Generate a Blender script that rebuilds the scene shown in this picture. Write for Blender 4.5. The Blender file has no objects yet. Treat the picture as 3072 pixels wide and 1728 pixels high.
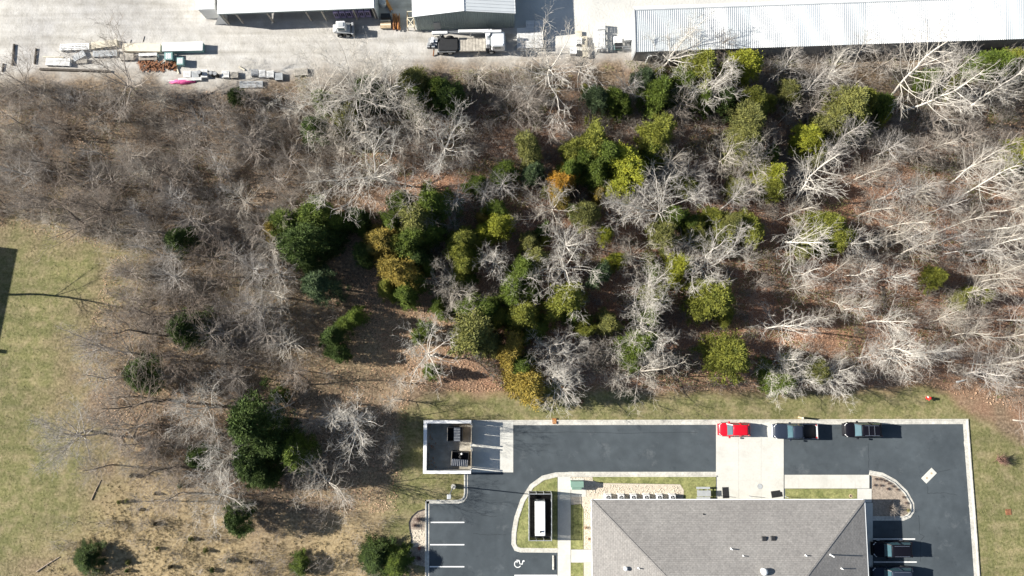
import bpy, bmesh, math, random
import numpy as np
from mathutils import Vector

# ------------------------------------------------------------------ camera, sky, sun, exposure
SC = bpy.context.scene
COL = SC.collection
F, HC, TH = 2100.0, 90.0, math.radians(5.9)
cam_d = bpy.data.cameras.new('camera')
cam = bpy.data.objects.new('camera', cam_d)
COL.objects.link(cam)
cam_d.sensor_width = 36.0
cam_d.lens = F / 3072 * 36.0
cam_d.clip_end = 8000
cam_d.clip_start = 0.5
cam.location = (0, 0, HC)
cam.rotation_euler = (TH, 0, 0)
SC.camera = cam
SC.render.resolution_x, SC.render.resolution_y = 1024, 576

SUN_EL = math.radians(26.5)
SHX, SHY = math.cos(math.radians(6)), -math.sin(math.radians(6))      # direction the shadows fall
sunv = Vector((-SHX * math.cos(SUN_EL), -SHY * math.cos(SUN_EL), math.sin(SUN_EL)))
world = bpy.data.worlds.new('World')
SC.world = world
world.use_nodes = True
wn = world.node_tree
sky = wn.nodes.new('ShaderNodeTexSky')
sky.sky_type = 'NISHITA'
sky.sun_disc = False
sky.sun_elevation = SUN_EL
sky.sun_rotation = math.atan2(sunv.x, sunv.y)
sky.air_density = 1.0
sky.dust_density = 0.6
wn.links.new(sky.outputs[0], wn.nodes['Background'].inputs[0])
wn.nodes['Background'].inputs[1].default_value = 0.05
sun_d = bpy.data.lights.new('sun', 'SUN')
sun_d.energy = 5.0
sun_d.angle = math.radians(0.5)
sun_d.color = (1.0, 0.95, 0.87)
sun = bpy.data.objects.new('sun', sun_d)
COL.objects.link(sun)
sun.location = sunv * 150
sun.rotation_euler = (-sunv).to_track_quat('-Z', 'Y').to_euler()
SC.view_settings.view_transform = 'Standard'
SC.view_settings.look = 'None'
SC.view_settings.exposure = 1.25
SC.view_settings.gamma = 1.0
SC.view_settings.use_curve_mapping = False
SC.cycles.max_bounces = 5
SC.cycles.diffuse_bounces = 2
SC.cycles.use_denoising = True

# ------------------------------------------------------------------ helpers
rnd = random.Random(7)
NR = np.random.default_rng(11)


def W(u, v, z=0.0):
    """source-photo pixel -> world point at height z"""
    x = (u - 1536) / F
    y = -(v - 864) / F
    Y = y * math.cos(TH) + math.sin(TH)
    Z = y * math.sin(TH) - math.cos(TH)
    t = (HC - z) / -Z
    return Vector((x * t, Y * t, z))


def Wa(P, z=0.0):
    return [W(u, v, z) for u, v in P]


def px(p):
    x, y, z = p[0], p[1], p[2] - HC
    yc = y * math.cos(TH) + z * math.sin(TH)
    zc = -y * math.sin(TH) + z * math.cos(TH)
    return 1536 + F * x / -zc, 864 - F * yc / -zc


def tag(o, label=None, cat=None, group=None, kind=None):
    if label: o['label'] = label
    if cat: o['category'] = cat
    if group: o['group'] = group
    if kind: o['kind'] = kind
    return o


def empty(name, loc=(0, 0, 0), rz=0.0, label=None, cat=None, group=None):
    o = bpy.data.objects.new(name, None)
    o.empty_display_size = 0.3
    COL.objects.link(o)
    o.location = loc
    o.rotation_euler = (0, 0, rz)
    return tag(o, label, cat, group)


def link(name, me, parent=None, loc=None, rot=None, color=None):
    o = bpy.data.objects.new(name, me)
    COL.objects.link(o)
    if parent: o.parent = parent
    if loc is not None: o.location = loc
    if rot is not None: o.rotation_euler = rot
    if color is not None: o.color = (*color[:3], 1)
    return o


class MB:
    def __init__(s):
        s.v, s.f = [], []

    def add(s, vs, fs):
        n = len(s.v)
        s.v += [tuple(p) for p in vs]
        s.f += [tuple(i + n for i in q) for q in fs]
        return s

    def box(s, x0, x1, y0, y1, z0, z1):
        return s.add([(x0, y0, z0), (x1, y0, z0), (x1, y1, z0), (x0, y1, z0), (x0, y0, z1), (x1, y0, z1), (x1, y1, z1), (x0, y1, z1)],
                     [(0, 3, 2, 1), (4, 5, 6, 7), (0, 1, 5, 4), (1, 2, 6, 5), (2, 3, 7, 6), (3, 0, 4, 7)])

    def bev(s, x0, x1, y0, y1, z0, z1, b):
        """box with chamfered top and vertical edges"""
        def ring(i, z):
            return [(x0 + b + i, y0 + i, z), (x1 - b - i, y0 + i, z), (x1 - i, y0 + b + i, z), (x1 - i, y1 - b - i, z),
                    (x1 - b - i, y1 - i, z), (x0 + b + i, y1 - i, z), (x0 + i, y1 - b - i, z), (x0 + i, y0 + b + i, z)]
        return s.loft([ring(0, z0), ring(0, z1 - b), ring(b, z1)])

    def loft(s, rings, cap=True, closed=True):
        n = len(rings[0])
        vs = [p for r in rings for p in r]
        fs = []
        m = n if closed else n - 1
        for k in range(len(rings) - 1):
            for i in range(m):
                j = (i + 1) % n
                fs.append((k * n + i, k * n + j, (k + 1) * n + j, (k + 1) * n + i))
        if cap:
            fs.append(tuple(range(n - 1, -1, -1)))
            fs.append(tuple((len(rings) - 1) * n + i for i in range(n)))
        return s.add(vs, fs)

    def prism(s, poly, z0, z1):
        a = sum(poly[i][0] * poly[(i + 1) % len(poly)][1] - poly[(i + 1) % len(poly)][0] * poly[i][1] for i in range(len(poly)))
        if a < 0: poly = poly[::-1]
        return s.loft([[(p[0], p[1], z0) for p in poly], [(p[0], p[1], z1) for p in poly]])

    def sheet(s, poly, z):
        a = sum(poly[i][0] * poly[(i + 1) % len(poly)][1] - poly[(i + 1) % len(poly)][0] * poly[i][1] for i in range(len(poly)))
        if a < 0: poly = poly[::-1]
        return s.add([(p[0], p[1], z) for p in poly], [tuple(range(len(poly)))])

    def cyl(s, a, b, r0, r1=None, n=8, cap=True):
        r1 = r0 if r1 is None else r1
        a, b = Vector(a), Vector(b)
        d = (b - a).normalized()
        e1 = d.orthogonal().normalized()
        e2 = d.cross(e1)
        R = []
        for c, r in ((a, r0), (b, r1)):
            R.append([tuple(c + (e1 * math.cos(2 * math.pi * i / n) + e2 * math.sin(2 * math.pi * i / n)) * r) for i in range(n)])
        return s.loft(R, cap)

    def bar(s, a, b, w, h):
        """rectangular bar from a to b, w sideways, h upright"""
        a, b = Vector(a), Vector(b)
        d = (b - a).normalized()
        sd = d.cross(Vector((0, 0, 1)))
        if sd.length < 1e-3: sd = Vector((1, 0, 0))
        sd.normalize()
        up = sd.cross(d).normalized()
        R = [[tuple(c + sd * x * w / 2 + up * y * h / 2) for x, y in ((-1, -1), (1, -1), (1, 1), (-1, 1))] for c in (a, b)]
        return s.loft(R)

    def sphere(s, c, rx, ry, rz, n=10, m=6):
        R = []
        for k in range(1, m):
            t = math.pi * k / m
            R.append([(c[0] + rx * math.sin(t) * math.cos(2 * math.pi * i / n), c[1] + ry * math.sin(t) * math.sin(2 * math.pi * i / n), c[2] - rz * math.cos(t)) for i in range(n)])
        return s.loft(R)

    def mesh(s, name, mat=None, smooth=False):
        me = bpy.data.meshes.new(name)
        me.from_pydata(s.v, [], s.f)
        if mat: me.materials.append(mat)
        if smooth: me.polygons.foreach_set('use_smooth', [True] * len(me.polygons))
        me.update()
        return me

    def build(s, name, mat=None, parent=None, smooth=False, color=None):
        return link(name, s.mesh(name, mat, smooth), parent, color=color)


def strip(path, o0, o1, z0, z1, closed=False):
    """a raised strip along a ground path, between sideways offsets o0..o1 (left positive)"""
    P = [Vector((p[0], p[1])) for p in path]
    n = len(P)
    L, R = [], []
    for i in range(n):
        a = P[i] - P[i - 1] if (i > 0 or closed) else P[1] - P[0]
        b = P[(i + 1) % n] - P[i] if (i < n - 1 or closed) else P[-1] - P[-2]
        a.normalize(); b.normalize()
        na, nb = Vector((-a.y, a.x)), Vector((-b.y, b.x))
        m = (na + nb)
        m = m / max(0.35, m.length_squared) * 2 if m.length > 1e-4 else na
        L.append(P[i] + m * o0); R.append(P[i] + m * o1)
    rings = [[(l.x, l.y, z0), (l.x, l.y, z1), (r.x, r.y, z1), (r.x, r.y, z0)] for l, r in zip(L, R)]
    return MB().loft(rings, cap=not closed)


def copy_tree(o, parent=None):
    c = o.copy()
    COL.objects.link(c)
    c.parent = parent
    for ch in o.children:
        copy_tree(ch, c)
    return c


def arc(c, r, a0, a1, n=8):
    return [(c[0] + r * math.cos(math.radians(a0 + (a1 - a0) * i / n)), c[1] + r * math.sin(math.radians(a0 + (a1 - a0) * i / n))) for i in range(n + 1)]


# ------------------------------------------------------------------ materials
MATS = {}


def mat(name, c=(0.5, 0.5, 0.5), rough=0.75, var=0.15, scale=1.5, metal=0.0, bump=0.0, bscale=20.0, objcol=False, c2=None, spec=0.3, fine=0.0, fscale=12.0, coat=0.0):
    m = bpy.data.materials.new(name)
    m.use_nodes = True
    nt = m.node_tree
    b = nt.nodes['Principled BSDF']
    b.inputs['Roughness'].default_value = rough
    b.inputs['Metallic'].default_value = metal
    b.inputs['Specular IOR Level'].default_value = spec
    b.inputs['Coat Weight'].default_value = coat
    geo = nt.nodes.new('ShaderNodeNewGeometry')
    no = nt.nodes.new('ShaderNodeTexNoise')
    no.inputs['Scale'].default_value = scale
    no.inputs['Detail'].default_value = 6
    no.inputs['Roughness'].default_value = 0.65
    nt.links.new(geo.outputs['Position'], no.inputs['Vector'])
    cr = nt.nodes.new('ShaderNodeValToRGB')
    c2 = c2 or tuple(min(1, x * (1 + var)) for x in c)
    ca = tuple(x * (1 - var) for x in c)
    cr.color_ramp.elements[0].position = 0.32
    cr.color_ramp.elements[1].position = 0.68
    cr.color_ramp.elements[0].color = (*ca, 1)
    cr.color_ramp.elements[1].color = (*c2, 1)
    nt.links.new(no.outputs[0], cr.inputs[0])
    out = cr.outputs[0]
    if fine:
        n2 = nt.nodes.new('ShaderNodeTexNoise')
        n2.inputs['Scale'].default_value = fscale
        n2.inputs['Detail'].default_value = 3
        nt.links.new(geo.outputs['Position'], n2.inputs['Vector'])
        mr = nt.nodes.new('ShaderNodeMapRange')
        mr.inputs[1].default_value = 0.3; mr.inputs[2].default_value = 0.7
        mr.inputs[3].default_value = 1 - fine; mr.inputs[4].default_value = 1 + fine
        nt.links.new(n2.outputs[0], mr.inputs[0])
        mx = nt.nodes.new('ShaderNodeVectorMath'); mx.operation = 'SCALE'
        nt.links.new(out, mx.inputs[0]); nt.links.new(mr.outputs[0], mx.inputs['Scale'])
        out = mx.outputs[0]
    if objcol:
        oi = nt.nodes.new('ShaderNodeObjectInfo')
        mx = nt.nodes.new('ShaderNodeVectorMath'); mx.operation = 'MULTIPLY'
        nt.links.new(out, mx.inputs[0]); nt.links.new(oi.outputs['Color'], mx.inputs[1])
        out = mx.outputs[0]
    nt.links.new(out, b.inputs['Base Color'])
    if bump:
        n3 = nt.nodes.new('ShaderNodeTexNoise')
        n3.inputs['Scale'].default_value = bscale
        n3.inputs['Detail'].default_value = 4
        nt.links.new(geo.outputs['Position'], n3.inputs['Vector'])
        bp = nt.nodes.new('ShaderNodeBump')
        bp.inputs['Strength'].default_value = bump
        bp.inputs['Distance'].default_value = 0.05
        nt.links.new(n3.outputs[0], bp.inputs['Height'])
        nt.links.new(bp.outputs[0], b.inputs['Normal'])
    MATS[name] = m
    return m


M_asphalt = mat('asphalt', (0.052, 0.064, 0.073), 0.9, 0.12, 0.11, bump=0.12, bscale=14, fine=0.10, fscale=0.9, c2=(0.076, 0.091, 0.101))
def scuff(m, lo, hi, col, amt, scale):
    nt = m.node_tree
    b = nt.nodes['Principled BSDF']
    src = b.inputs['Base Color'].links[0].from_socket
    geo = nt.nodes.new('ShaderNodeNewGeometry')
    n = nt.nodes.new('ShaderNodeTexNoise')
    n.inputs['Scale'].default_value = scale; n.inputs['Detail'].default_value = 9; n.inputs['Roughness'].default_value = 0.72
    nt.links.new(geo.outputs['Position'], n.inputs['Vector'])
    r = nt.nodes.new('ShaderNodeMapRange')
    r.inputs[1].default_value = lo; r.inputs[2].default_value = hi; r.inputs[3].default_value = 0; r.inputs[4].default_value = amt
    nt.links.new(n.outputs[0], r.inputs[0])
    x = nt.nodes.new('ShaderNodeMix'); x.data_type = 'RGBA'
    nt.links.new(r.outputs[0], x.inputs[0]); nt.links.new(src, x.inputs[6]); x.inputs[7].default_value = (*col, 1)
    nt.links.new(x.outputs[2], b.inputs['Base Color'])


scuff(M_asphalt, 0.58, 0.78, (0.24, 0.255, 0.26), 0.4, 0.32)
scuff(M_asphalt, 0.58, 0.72, (0.022, 0.027, 0.034), 0.6, 0.55)
M_conc = mat('concrete', (0.56, 0.55, 0.50), 0.85, 0.05, 0.35, fine=0.05, fscale=5)
scuff(M_conc, 0.5, 0.75, (0.36, 0.34, 0.29), 0.5, 0.5)
M_conc2 = mat('concrete_kerb', (0.52, 0.50, 0.445), 0.85, 0.24, 0.8, fine=0.16, fscale=4, c2=(0.60, 0.58, 0.52))
M_padst = mat('concrete_stained', (0.30, 0.28, 0.23), 0.9, 0.25, 0.5, c2=(0.48, 0.45, 0.38))
M_paint = mat('white_paint', (0.78, 0.78, 0.76), 0.7, 0.08, 3)
M_white = mat('white_metal', (0.78, 0.79, 0.78), 0.5, 0.04, 0.6)
M_whitebox = mat('white_plastic', (0.74, 0.74, 0.72), 0.55, 0.06, 2)
M_cream = mat('cream_board', (0.66, 0.60, 0.47), 0.8, 0.08, 1.5)
M_wood = mat('weathered_wood', (0.40, 0.37, 0.32), 0.9, 0.3, 2.5)
M_wood2 = mat('tan_wood', (0.47, 0.36, 0.23), 0.85, 0.25, 3)
M_dwood = mat('dark_wood', (0.075, 0.065, 0.055), 0.9, 0.35, 2.5)
M_galv = mat('galvanised', (0.46, 0.48, 0.49), 0.5, 0.1, 2, metal=0.2)
M_grey = mat('grey_steel', (0.30, 0.31, 0.32), 0.55, 0.1, 2)
M_dark = mat('dark_metal', (0.025, 0.026, 0.028), 0.6, 0.2, 3)
M_rubber = mat('rubber', (0.02, 0.02, 0.021), 0.85, 0.15, 6)
M_green = mat('utility_green', (0.19, 0.30, 0.24), 0.6, 0.06, 2)
M_teal = mat('teal_plastic', (0.20, 0.34, 0.33), 0.6, 0.1, 2)
M_rust = mat('rusty_steel', (0.22, 0.10, 0.05), 0.85, 0.45, 4)
M_orange = mat('orange_paint', (0.55, 0.25, 0.07), 0.7, 0.15, 3)
M_red = mat('red_paint', (0.55, 0.03, 0.025), 0.45, 0.05, 3)
M_pink = mat('pink_tarp', (0.62, 0.10, 0.28), 0.6, 0.15, 2, bump=0.5, bscale=6)
M_lav = mat('lavender_wrap', (0.33, 0.28, 0.44), 0.6, 0.2, 1.2)
M_wallg = mat('grey_green_cladding', (0.27, 0.32, 0.31), 0.6, 0.06, 0.5)
M_wallw = mat('pale_siding', (0.45, 0.44, 0.41), 0.8, 0.05, 1)
M_roofw = mat('roof_white', (0.80, 0.81, 0.80), 0.45, 0.03, 0.4, objcol=True)
scuff(M_roofw, 0.52, 0.72, (0.50, 0.545, 0.56), 0.7, 0.45)
M_roofg = mat('roof_pale_grey', (0.60, 0.63, 0.64), 0.5, 0.04, 0.4)
M_mulch = mat('brown_mulch', (0.30, 0.25, 0.20), 0.95, 0.3, 3, bump=0.5, bscale=8, fine=0.3)
M_stone = mat('river_stone', (0.52, 0.46, 0.37), 0.85, 0.22, 7, fine=0.2, fscale=16)
M_dgravel = mat('dark_gravel', (0.035, 0.034, 0.032), 0.95, 0.3, 4, fine=0.3)
M_lawn = mat('lawn_grass', (0.165, 0.19, 0.062), 0.95, 0.24, 0.8, bump=0.6, bscale=9, fine=0.3, fscale=5, c2=(0.29, 0.285, 0.12))
M_bark = mat('bark', (0.95, 0.95, 0.95), 0.9, 0.22, 1.2, objcol=True)
M_shrub = mat('thicket_twigs', (0.26, 0.23, 0.20), 0.95, 0.35, 0.22, c2=(0.47, 0.42, 0.36), fine=0.3, fscale=1.7)
M_leafl = mat('fallen_leaves', (0.42, 0.22, 0.13), 0.9, 0.3, 0.35, c2=(0.56, 0.39, 0.26), fine=0.45, fscale=7)
M_tuft = mat('dry_grass', (0.30, 0.24, 0.13), 0.95, 0.25, 0.5, c2=(0.44, 0.36, 0.21), fine=0.35, fscale=5)
M_tuftg = mat('grass_blades', (0.20, 0.205, 0.08), 0.95, 0.25, 0.5, c2=(0.36, 0.325, 0.17), fine=0.35, fscale=5)
M_glass = mat('car_glass', (0.05, 0.10, 0.12), 0.08, 0.1, 2, spec=0.9)
M_tail = mat('tail_lamp', (0.30, 0.02, 0.02), 0.25, 0.05, 5)
M_lamp = mat('lamp_lens', (0.75, 0.75, 0.74), 0.2, 0.05, 5)
M_chrome = mat('chrome', (0.7, 0.7, 0.72), 0.2, 0.05, 5, metal=0.9)
M_carred = mat('car_paint_red', (0.55, 0.008, 0.022), 0.32, 0.03, 2, coat=0.15)
M_carblue = mat('car_paint_slate', (0.022, 0.030, 0.048), 0.4, 0.05, 2, spec=0.15, coat=0.05)
M_carblk = mat('car_paint_black', (0.006, 0.006, 0.010), 0.45, 0.05, 2, spec=0.12, coat=0.03)
M_truckw = mat('truck_white', (0.72, 0.74, 0.76), 0.5, 0.06, 2)


def foliage_mat():
    m = mat('cedar_foliage', (0.66, 0.74, 0.75), 0.8, 0.35, 1.3, objcol=True, c2=(1.06, 1.0, 0.72), fine=0.45, fscale=5)
    return m


M_fol = foliage_mat()


def shingle_mat(name, rot):
    m = mat(name, (0.25, 0.238, 0.225), 0.92, 0.08, 0.25, fine=0.14, fscale=3.2, c2=(0.28, 0.268, 0.252))
    nt = m.node_tree
    b = nt.nodes['Principled BSDF']
    lk = b.inputs['Base Color'].links[0]
    src = lk.from_socket
    tc = nt.nodes.new('ShaderNodeTexCoord')
    mp = nt.nodes.new('ShaderNodeMapping')
    mp.inputs['Rotation'].default_value = (0, 0, rot)
    nt.links.new(tc.outputs['Object'], mp.inputs[0])
    br = nt.nodes.new('ShaderNodeTexBrick')
    br.inputs['Scale'].default_value = 1.0
    br.inputs['Brick Width'].default_value = 0.42
    br.inputs['Row Height'].default_value = 0.20
    br.inputs['Mortar Size'].default_value = 0.022
    br.inputs['Color1'].default_value = (0.92, 0.92, 0.92, 1)
    br.inputs['Color2'].default_value = (1.08, 1.07, 1.06, 1)
    br.inputs['Mortar'].default_value = (0.78, 0.78, 0.78, 1)
    nt.links.new(mp.outputs[0], br.inputs['Vector'])
    mx = nt.nodes.new('ShaderNodeVectorMath'); mx.operation = 'MULTIPLY'
    nt.links.new(src, mx.inputs[0]); nt.links.new(br.outputs['Color'], mx.inputs[1])
    nt.links.new(mx.outputs[0], b.inputs['Base Color'])
    bp = nt.nodes.new('ShaderNodeBump')
    bp.inputs['Strength'].default_value = 0.5; bp.inputs['Distance'].default_value = 0.02
    nt.links.new(br.outputs['Fac'], bp.inputs['Height']); bp.invert = True
    nt.links.new(bp.outputs[0], b.inputs['Normal'])
    return m


M_shx, M_shy = shingle_mat('shingles_along_front', 0.0), shingle_mat('shingles_along_side', math.pi / 2)


# ------------------------------------------------------------------ the ground: one sheet with zones of grass, gravel, leaf litter
K = 1.1925                                    # overview pixels -> photo pixels


def D(P):
    return [(x * K, y * K) for x, y in P]


POLY = {
    'yard': D([(-900, -900), (3600, -900), (3600, 120), (2576, 108), (2100, 128), (1760, 142), (1600, 150), (1420, 152), (1240, 166), (1090, 172), (980, 186), (860, 190), (730, 196), (640, 222), (430, 218), (330, 190), (200, 182), (100, 190), (0, 205), (-900, 230)]),
    'meadow': D([(-900, 585), (0, 575), (120, 560), (330, 625), (300, 715), (215, 770), (185, 850), (190, 950), (150, 1030), (230, 1100), (255, 1200), (235, 1290), (150, 1350), (50, 1449), (20, 1800), (-900, 1800)]),
    'lawn': D([(1012, 1040), (1080, 986), (1200, 998), (1330, 1000), (1480, 985), (1650, 992), (1850, 985), (2050, 990), (2240, 985), (2330, 968), (2390, 1000), (2440, 1045), (2500, 1070), (2576, 1120), (3400, 1200), (3400, 1900), (1060, 1900), (1058, 1449), (1020, 1375), (975, 1360), (985, 1220), (1000, 1130)]),
    'tan': D([(235, 1215), (330, 1180), (470, 1235), (640, 1330), (800, 1300), (960, 1260), (1000, 1340), (1060, 1460), (1060, 1900), (20, 1900), (60, 1440), (200, 1330)]),
    'tan2': D([(330, 620), (520, 640), (700, 730), (900, 800), (1060, 790), (1120, 850), (1000, 960), (860, 1000), (700, 930), (450, 900), (250, 960), (190, 860), (300, 730)]),
    'red': D([(1180, 300), (1500, 280), (1900, 330), (2650, 420), (2650, 1010), (2300, 1000), (1900, 990), (1200, 1000), (1080, 900), (1200, 700), (1000, 600), (1000, 400)]),
    'slab': D([(1288, -400), (1288, 45), (1300, 140), (1600, 128), (1600, 30), (2700, -25), (2700, -400)]),
}


def sdf(pts, poly):
    """signed distance, positive inside (vectorised)"""
    P = np.array([[p[0], p[1]] for p in poly])
    n = len(P)
    d = np.full(len(pts), 1e9)
    ins = np.zeros(len(pts), bool)
    for i in range(n):
        a, b = P[i], P[(i + 1) % n]
        ab = b - a
        t = np.clip(((pts - a) @ ab) / (ab @ ab + 1e-9), 0, 1)
        q = pts - (a + t[:, None] * ab)
        d = np.minimum(d, np.hypot(q[:, 0], q[:, 1]))
        c = (a[1] > pts[:, 1]) != (b[1] > pts[:, 1])
        xi = a[0] + (pts[:, 1] - a[1]) / (b[1] - a[1] + 1e-12) * ab[0]
        ins ^= c & (pts[:, 0] < xi)
    return np.where(ins, d, -d)


ZW = {k: Wa(p) for k, p in POLY.items()}


def vnoise(pts, scale, seed):
    """cheap smooth value noise"""
    g = np.random.default_rng(seed).random((64, 64))
    q = pts / scale
    i = np.floor(q).astype(int)
    fr = q - i
    fr = fr * fr * (3 - 2 * fr)
    a = g[i[:, 0] % 64, i[:, 1] % 64]; b = g[(i[:, 0] + 1) % 64, i[:, 1] % 64]
    c = g[i[:, 0] % 64, (i[:, 1] + 1) % 64]; d = g[(i[:, 0] + 1) % 64, (i[:, 1] + 1) % 64]
    return (a * (1 - fr[:, 0]) + b * fr[:, 0]) * (1 - fr[:, 1]) + (c * (1 - fr[:, 0]) + d * fr[:, 0]) * fr[:, 1]


def zone(pts, name, soft=1.0, rag=1.5):
    s = sdf(pts, ZW[name]) + (vnoise(pts, 2.3, 3) - 0.5) * 2 * rag + (vnoise(pts, 0.8, 5) - 0.5) * rag
    return np.clip(s / soft * 0.5 + 0.5, 0, 1)


xs = np.concatenate([[-4000, -1500, -500, -200, -110], np.arange(-84, 84.01, 0.5), [110, 200, 500, 1500, 4000]])
ys = np.concatenate([[-4000, -1500, -500, -150, -60], np.arange(-36, 60.01, 0.5), [80, 150, 500, 1500, 4000]])
gx, gy = np.meshgrid(xs, ys)
gp = np.stack([gx.ravel(), gy.ravel()], 1)
nx, ny = len(xs), len(ys)
idx = np.arange(nx * ny).reshape(ny, nx)
gf = np.stack([idx[:-1, :-1].ravel(), idx[:-1, 1:].ravel(), idx[1:, 1:].ravel(), idx[1:, :-1].ravel()], 1)
gme = bpy.data.meshes.new('ground')
gz = np.zeros(len(gp))
gme.from_pydata(np.column_stack([gp, gz]).tolist(), [], gf.tolist())
za = {'yard': zone(gp, 'yard', 1.6, 1.3), 'grass': np.maximum(zone(gp, 'meadow', 4.5, 2.6), zone(gp, 'lawn', 0.8, 0.7)),
      'tan': np.maximum(zone(gp, 'tan', 4, 3), 0.6 * zone(gp, 'tan2', 5, 4)), 'red': zone(gp, 'red', 8, 5), 'slab': np.clip(sdf(gp, ZW['slab']) / 0.4 + 0.5, 0, 1)}
for k, a in za.items():
    at = gme.attributes.new(k, 'FLOAT', 'POINT')
    at.data.foreach_set('value', a.astype(np.float32))


def ground_material():
    m = bpy.data.materials.new('ground_cover')
    m.use_nodes = True
    nt = m.node_tree
    b = nt.nodes['Principled BSDF']
    b.inputs['Roughness'].default_value = 0.95
    b.inputs['Specular IOR Level'].default_value = 0.1
    geo = nt.nodes.new('ShaderNodeNewGeometry')

    def noise(sc, det=5, ro=0.6, dist=0.0):
        n = nt.nodes.new('ShaderNodeTexNoise')
        n.inputs['Scale'].default_value = sc; n.inputs['Detail'].default_value = det; n.inputs['Roughness'].default_value = ro; n.inputs['Distortion'].default_value = dist
        nt.links.new(geo.outputs['Position'], n.inputs['Vector'])
        return n.outputs[0]

    def ramp(f, stops):
        r = nt.nodes.new('ShaderNodeValToRGB')
        e = r.color_ramp.elements
        e[0].position, e[0].color = stops[0][0], (*stops[0][1], 1)
        e[1].position, e[1].color = stops[-1][0], (*stops[-1][1], 1)
        for p, c in stops[1:-1]:
            x = e.new(p); x.color = (*c, 1)
        nt.links.new(f, r.inputs[0])
        return r.outputs[0]

    def mix(f, a, bb, typ='MIX'):
        x = nt.nodes.new('ShaderNodeMix'); x.data_type = 'RGBA'; x.blend_type = typ
        if isinstance(f, float): x.inputs[0].default_value = f
        else: nt.links.new(f, x.inputs[0])
        nt.links.new(a, x.inputs[6]); nt.links.new(bb, x.inputs[7])
        return x.outputs[2]

    def att(n):
        a = nt.nodes.new('ShaderNodeAttribute'); a.attribute_name = n
        return a.outputs['Fac']
    n1, n2, n3, n4 = noise(0.12), noise(0.7), noise(3.0, 4, 0.7), noise(8.0, 3, 0.7)
    brown = ramp(n3, [(0.3, (0.07, 0.054, 0.038)), (0.5, (0.195, 0.145, 0.098)), (0.7, (0.37, 0.285, 0.195))])
    redl = ramp(n4, [(0.3, (0.075, 0.042, 0.030)), (0.5, (0.28, 0.15, 0.095)), (0.7, (0.55, 0.34, 0.225))])
    tan = ramp(n3, [(0.3, (0.16, 0.12, 0.065)), (0.5, (0.31, 0.24, 0.14)), (0.72, (0.44, 0.36, 0.22))])
    g1 = ramp(n3, [(0.3, (0.085, 0.09, 0.036)), (0.5, (0.165, 0.163, 0.072)), (0.72, (0.27, 0.25, 0.13))])
    g2 = ramp(n3, [(0.3, (0.19, 0.16, 0.088)), (0.7, (0.35, 0.30, 0.18))])
    grass = mix(ramp(n2, [(0.44, (0, 0, 0)), (0.68, (1, 1, 1))]), g1, g2)
    grav = ramp(n2, [(0.25, (0.37, 0.355, 0.325)), (0.5, (0.48, 0.465, 0.435)), (0.75, (0.56, 0.55, 0.525))])
    slab = ramp(n1, [(0.3, (0.53, 0.525, 0.49)), (0.7, (0.60, 0.59, 0.555))])
    def streak(ang, sx, sy, lo, hi, d0, d1):
        mp = nt.nodes.new('ShaderNodeMapping'); mp.inputs['Rotation'].default_value = (0, 0, ang); mp.inputs['Scale'].default_value = (sx, sy, 1)
        nt.links.new(geo.outputs['Position'], mp.inputs[0])
        n = nt.nodes.new('ShaderNodeTexNoise'); n.inputs['Scale'].default_value = 1.0; n.inputs['Detail'].default_value = 6; n.inputs['Roughness'].default_value = 0.6; n.inputs['Distortion'].default_value = 0.4
        nt.links.new(mp.outputs[0], n.inputs['Vector'])
        return ramp(n.outputs[0], [(lo, d0), (hi, d1)])
    grav = mix(1.0, grav, streak(0.15, 0.05, 0.7, 0.35, 0.6, (0.80, 0.79, 0.77), (1.04, 1.04, 1.04)), 'MULTIPLY')
    grass = mix(1.0, grass, streak(1.9, 0.08, 0.9, 0.35, 0.65, (0.82, 0.84, 0.80), (1.1, 1.08, 1.05)), 'MULTIPLY')
    grav = mix(att('slab'), grav, slab)
    col = mix(att('red'), brown, redl)
    col = mix(att('tan'), col, tan)
    col = mix(att('grass'), col, grass)
    col = mix(att('yard'), col, grav)
    big = ramp(n1, [(0.3, (0.84, 0.84, 0.86)), (0.7, (1.1, 1.09, 1.06))])
    col = mix(1.0, col, big, 'MULTIPLY')
    nt.links.new(col, b.inputs['Base Color'])
    bp = nt.nodes.new('ShaderNodeBump')
    bp.inputs['Strength'].default_value = 0.5; bp.inputs['Distance'].default_value = 0.12
    nt.links.new(n3, bp.inputs['Height'])
    nt.links.new(bp.outputs[0], b.inputs['Normal'])
    return m


gme.materials.append(ground_material())
ground = link('ground', gme)
ground['kind'] = 'structure'

# ------------------------------------------------------------------ parking lot: asphalt, concrete, kerbs, markings
asph = MB().sheet(Wa([(1396, 1262), (2903, 1258), (2948, 1800), (1277, 1800), (1277, 1506), (1392, 1506), (1396, 1420)]), 0.012).build('parking_lot', M_asphalt)
tag(asph, kind='structure')


def rect_px(u0, u1, v0, v1, z=0.0):
    return Wa([(u0, v0), (u1, v0), (u1, v1), (u0, v1)], z)


def slabs(name, u0, u1, v0, v1, nu, nv, z=0.02, m=M_conc, th=0.016, gap=0.02):
    base = MB().sheet(rect_px(u0, u1, v0, v1), z - 0.004).build(name, M_conc2)
    tag(base, kind='structure')
    A, B, C, E = rect_px(u0, u1, v0, v1)
    for i in range(nu):
        for j in range(nv):
            def q(s, t):
                return A.lerp(B, s).lerp(E.lerp(C, s), t)
            g = gap / 2
            s0, s1, t0, t1 = i / nu, (i + 1) / nu, j / nv, (j + 1) / nv
            pts = [q(s0, t0), q(s1, t0), q(s1, t1), q(s0, t1)]
            c = sum(pts, Vector()) / 4
            pts = [p + (c - p).normalized() * g * 1.4 for p in pts]
            MB().prism([(p.x, p.y) for p in pts], z - 0.002, z + th).build('slab', m, base)
    return base


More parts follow.
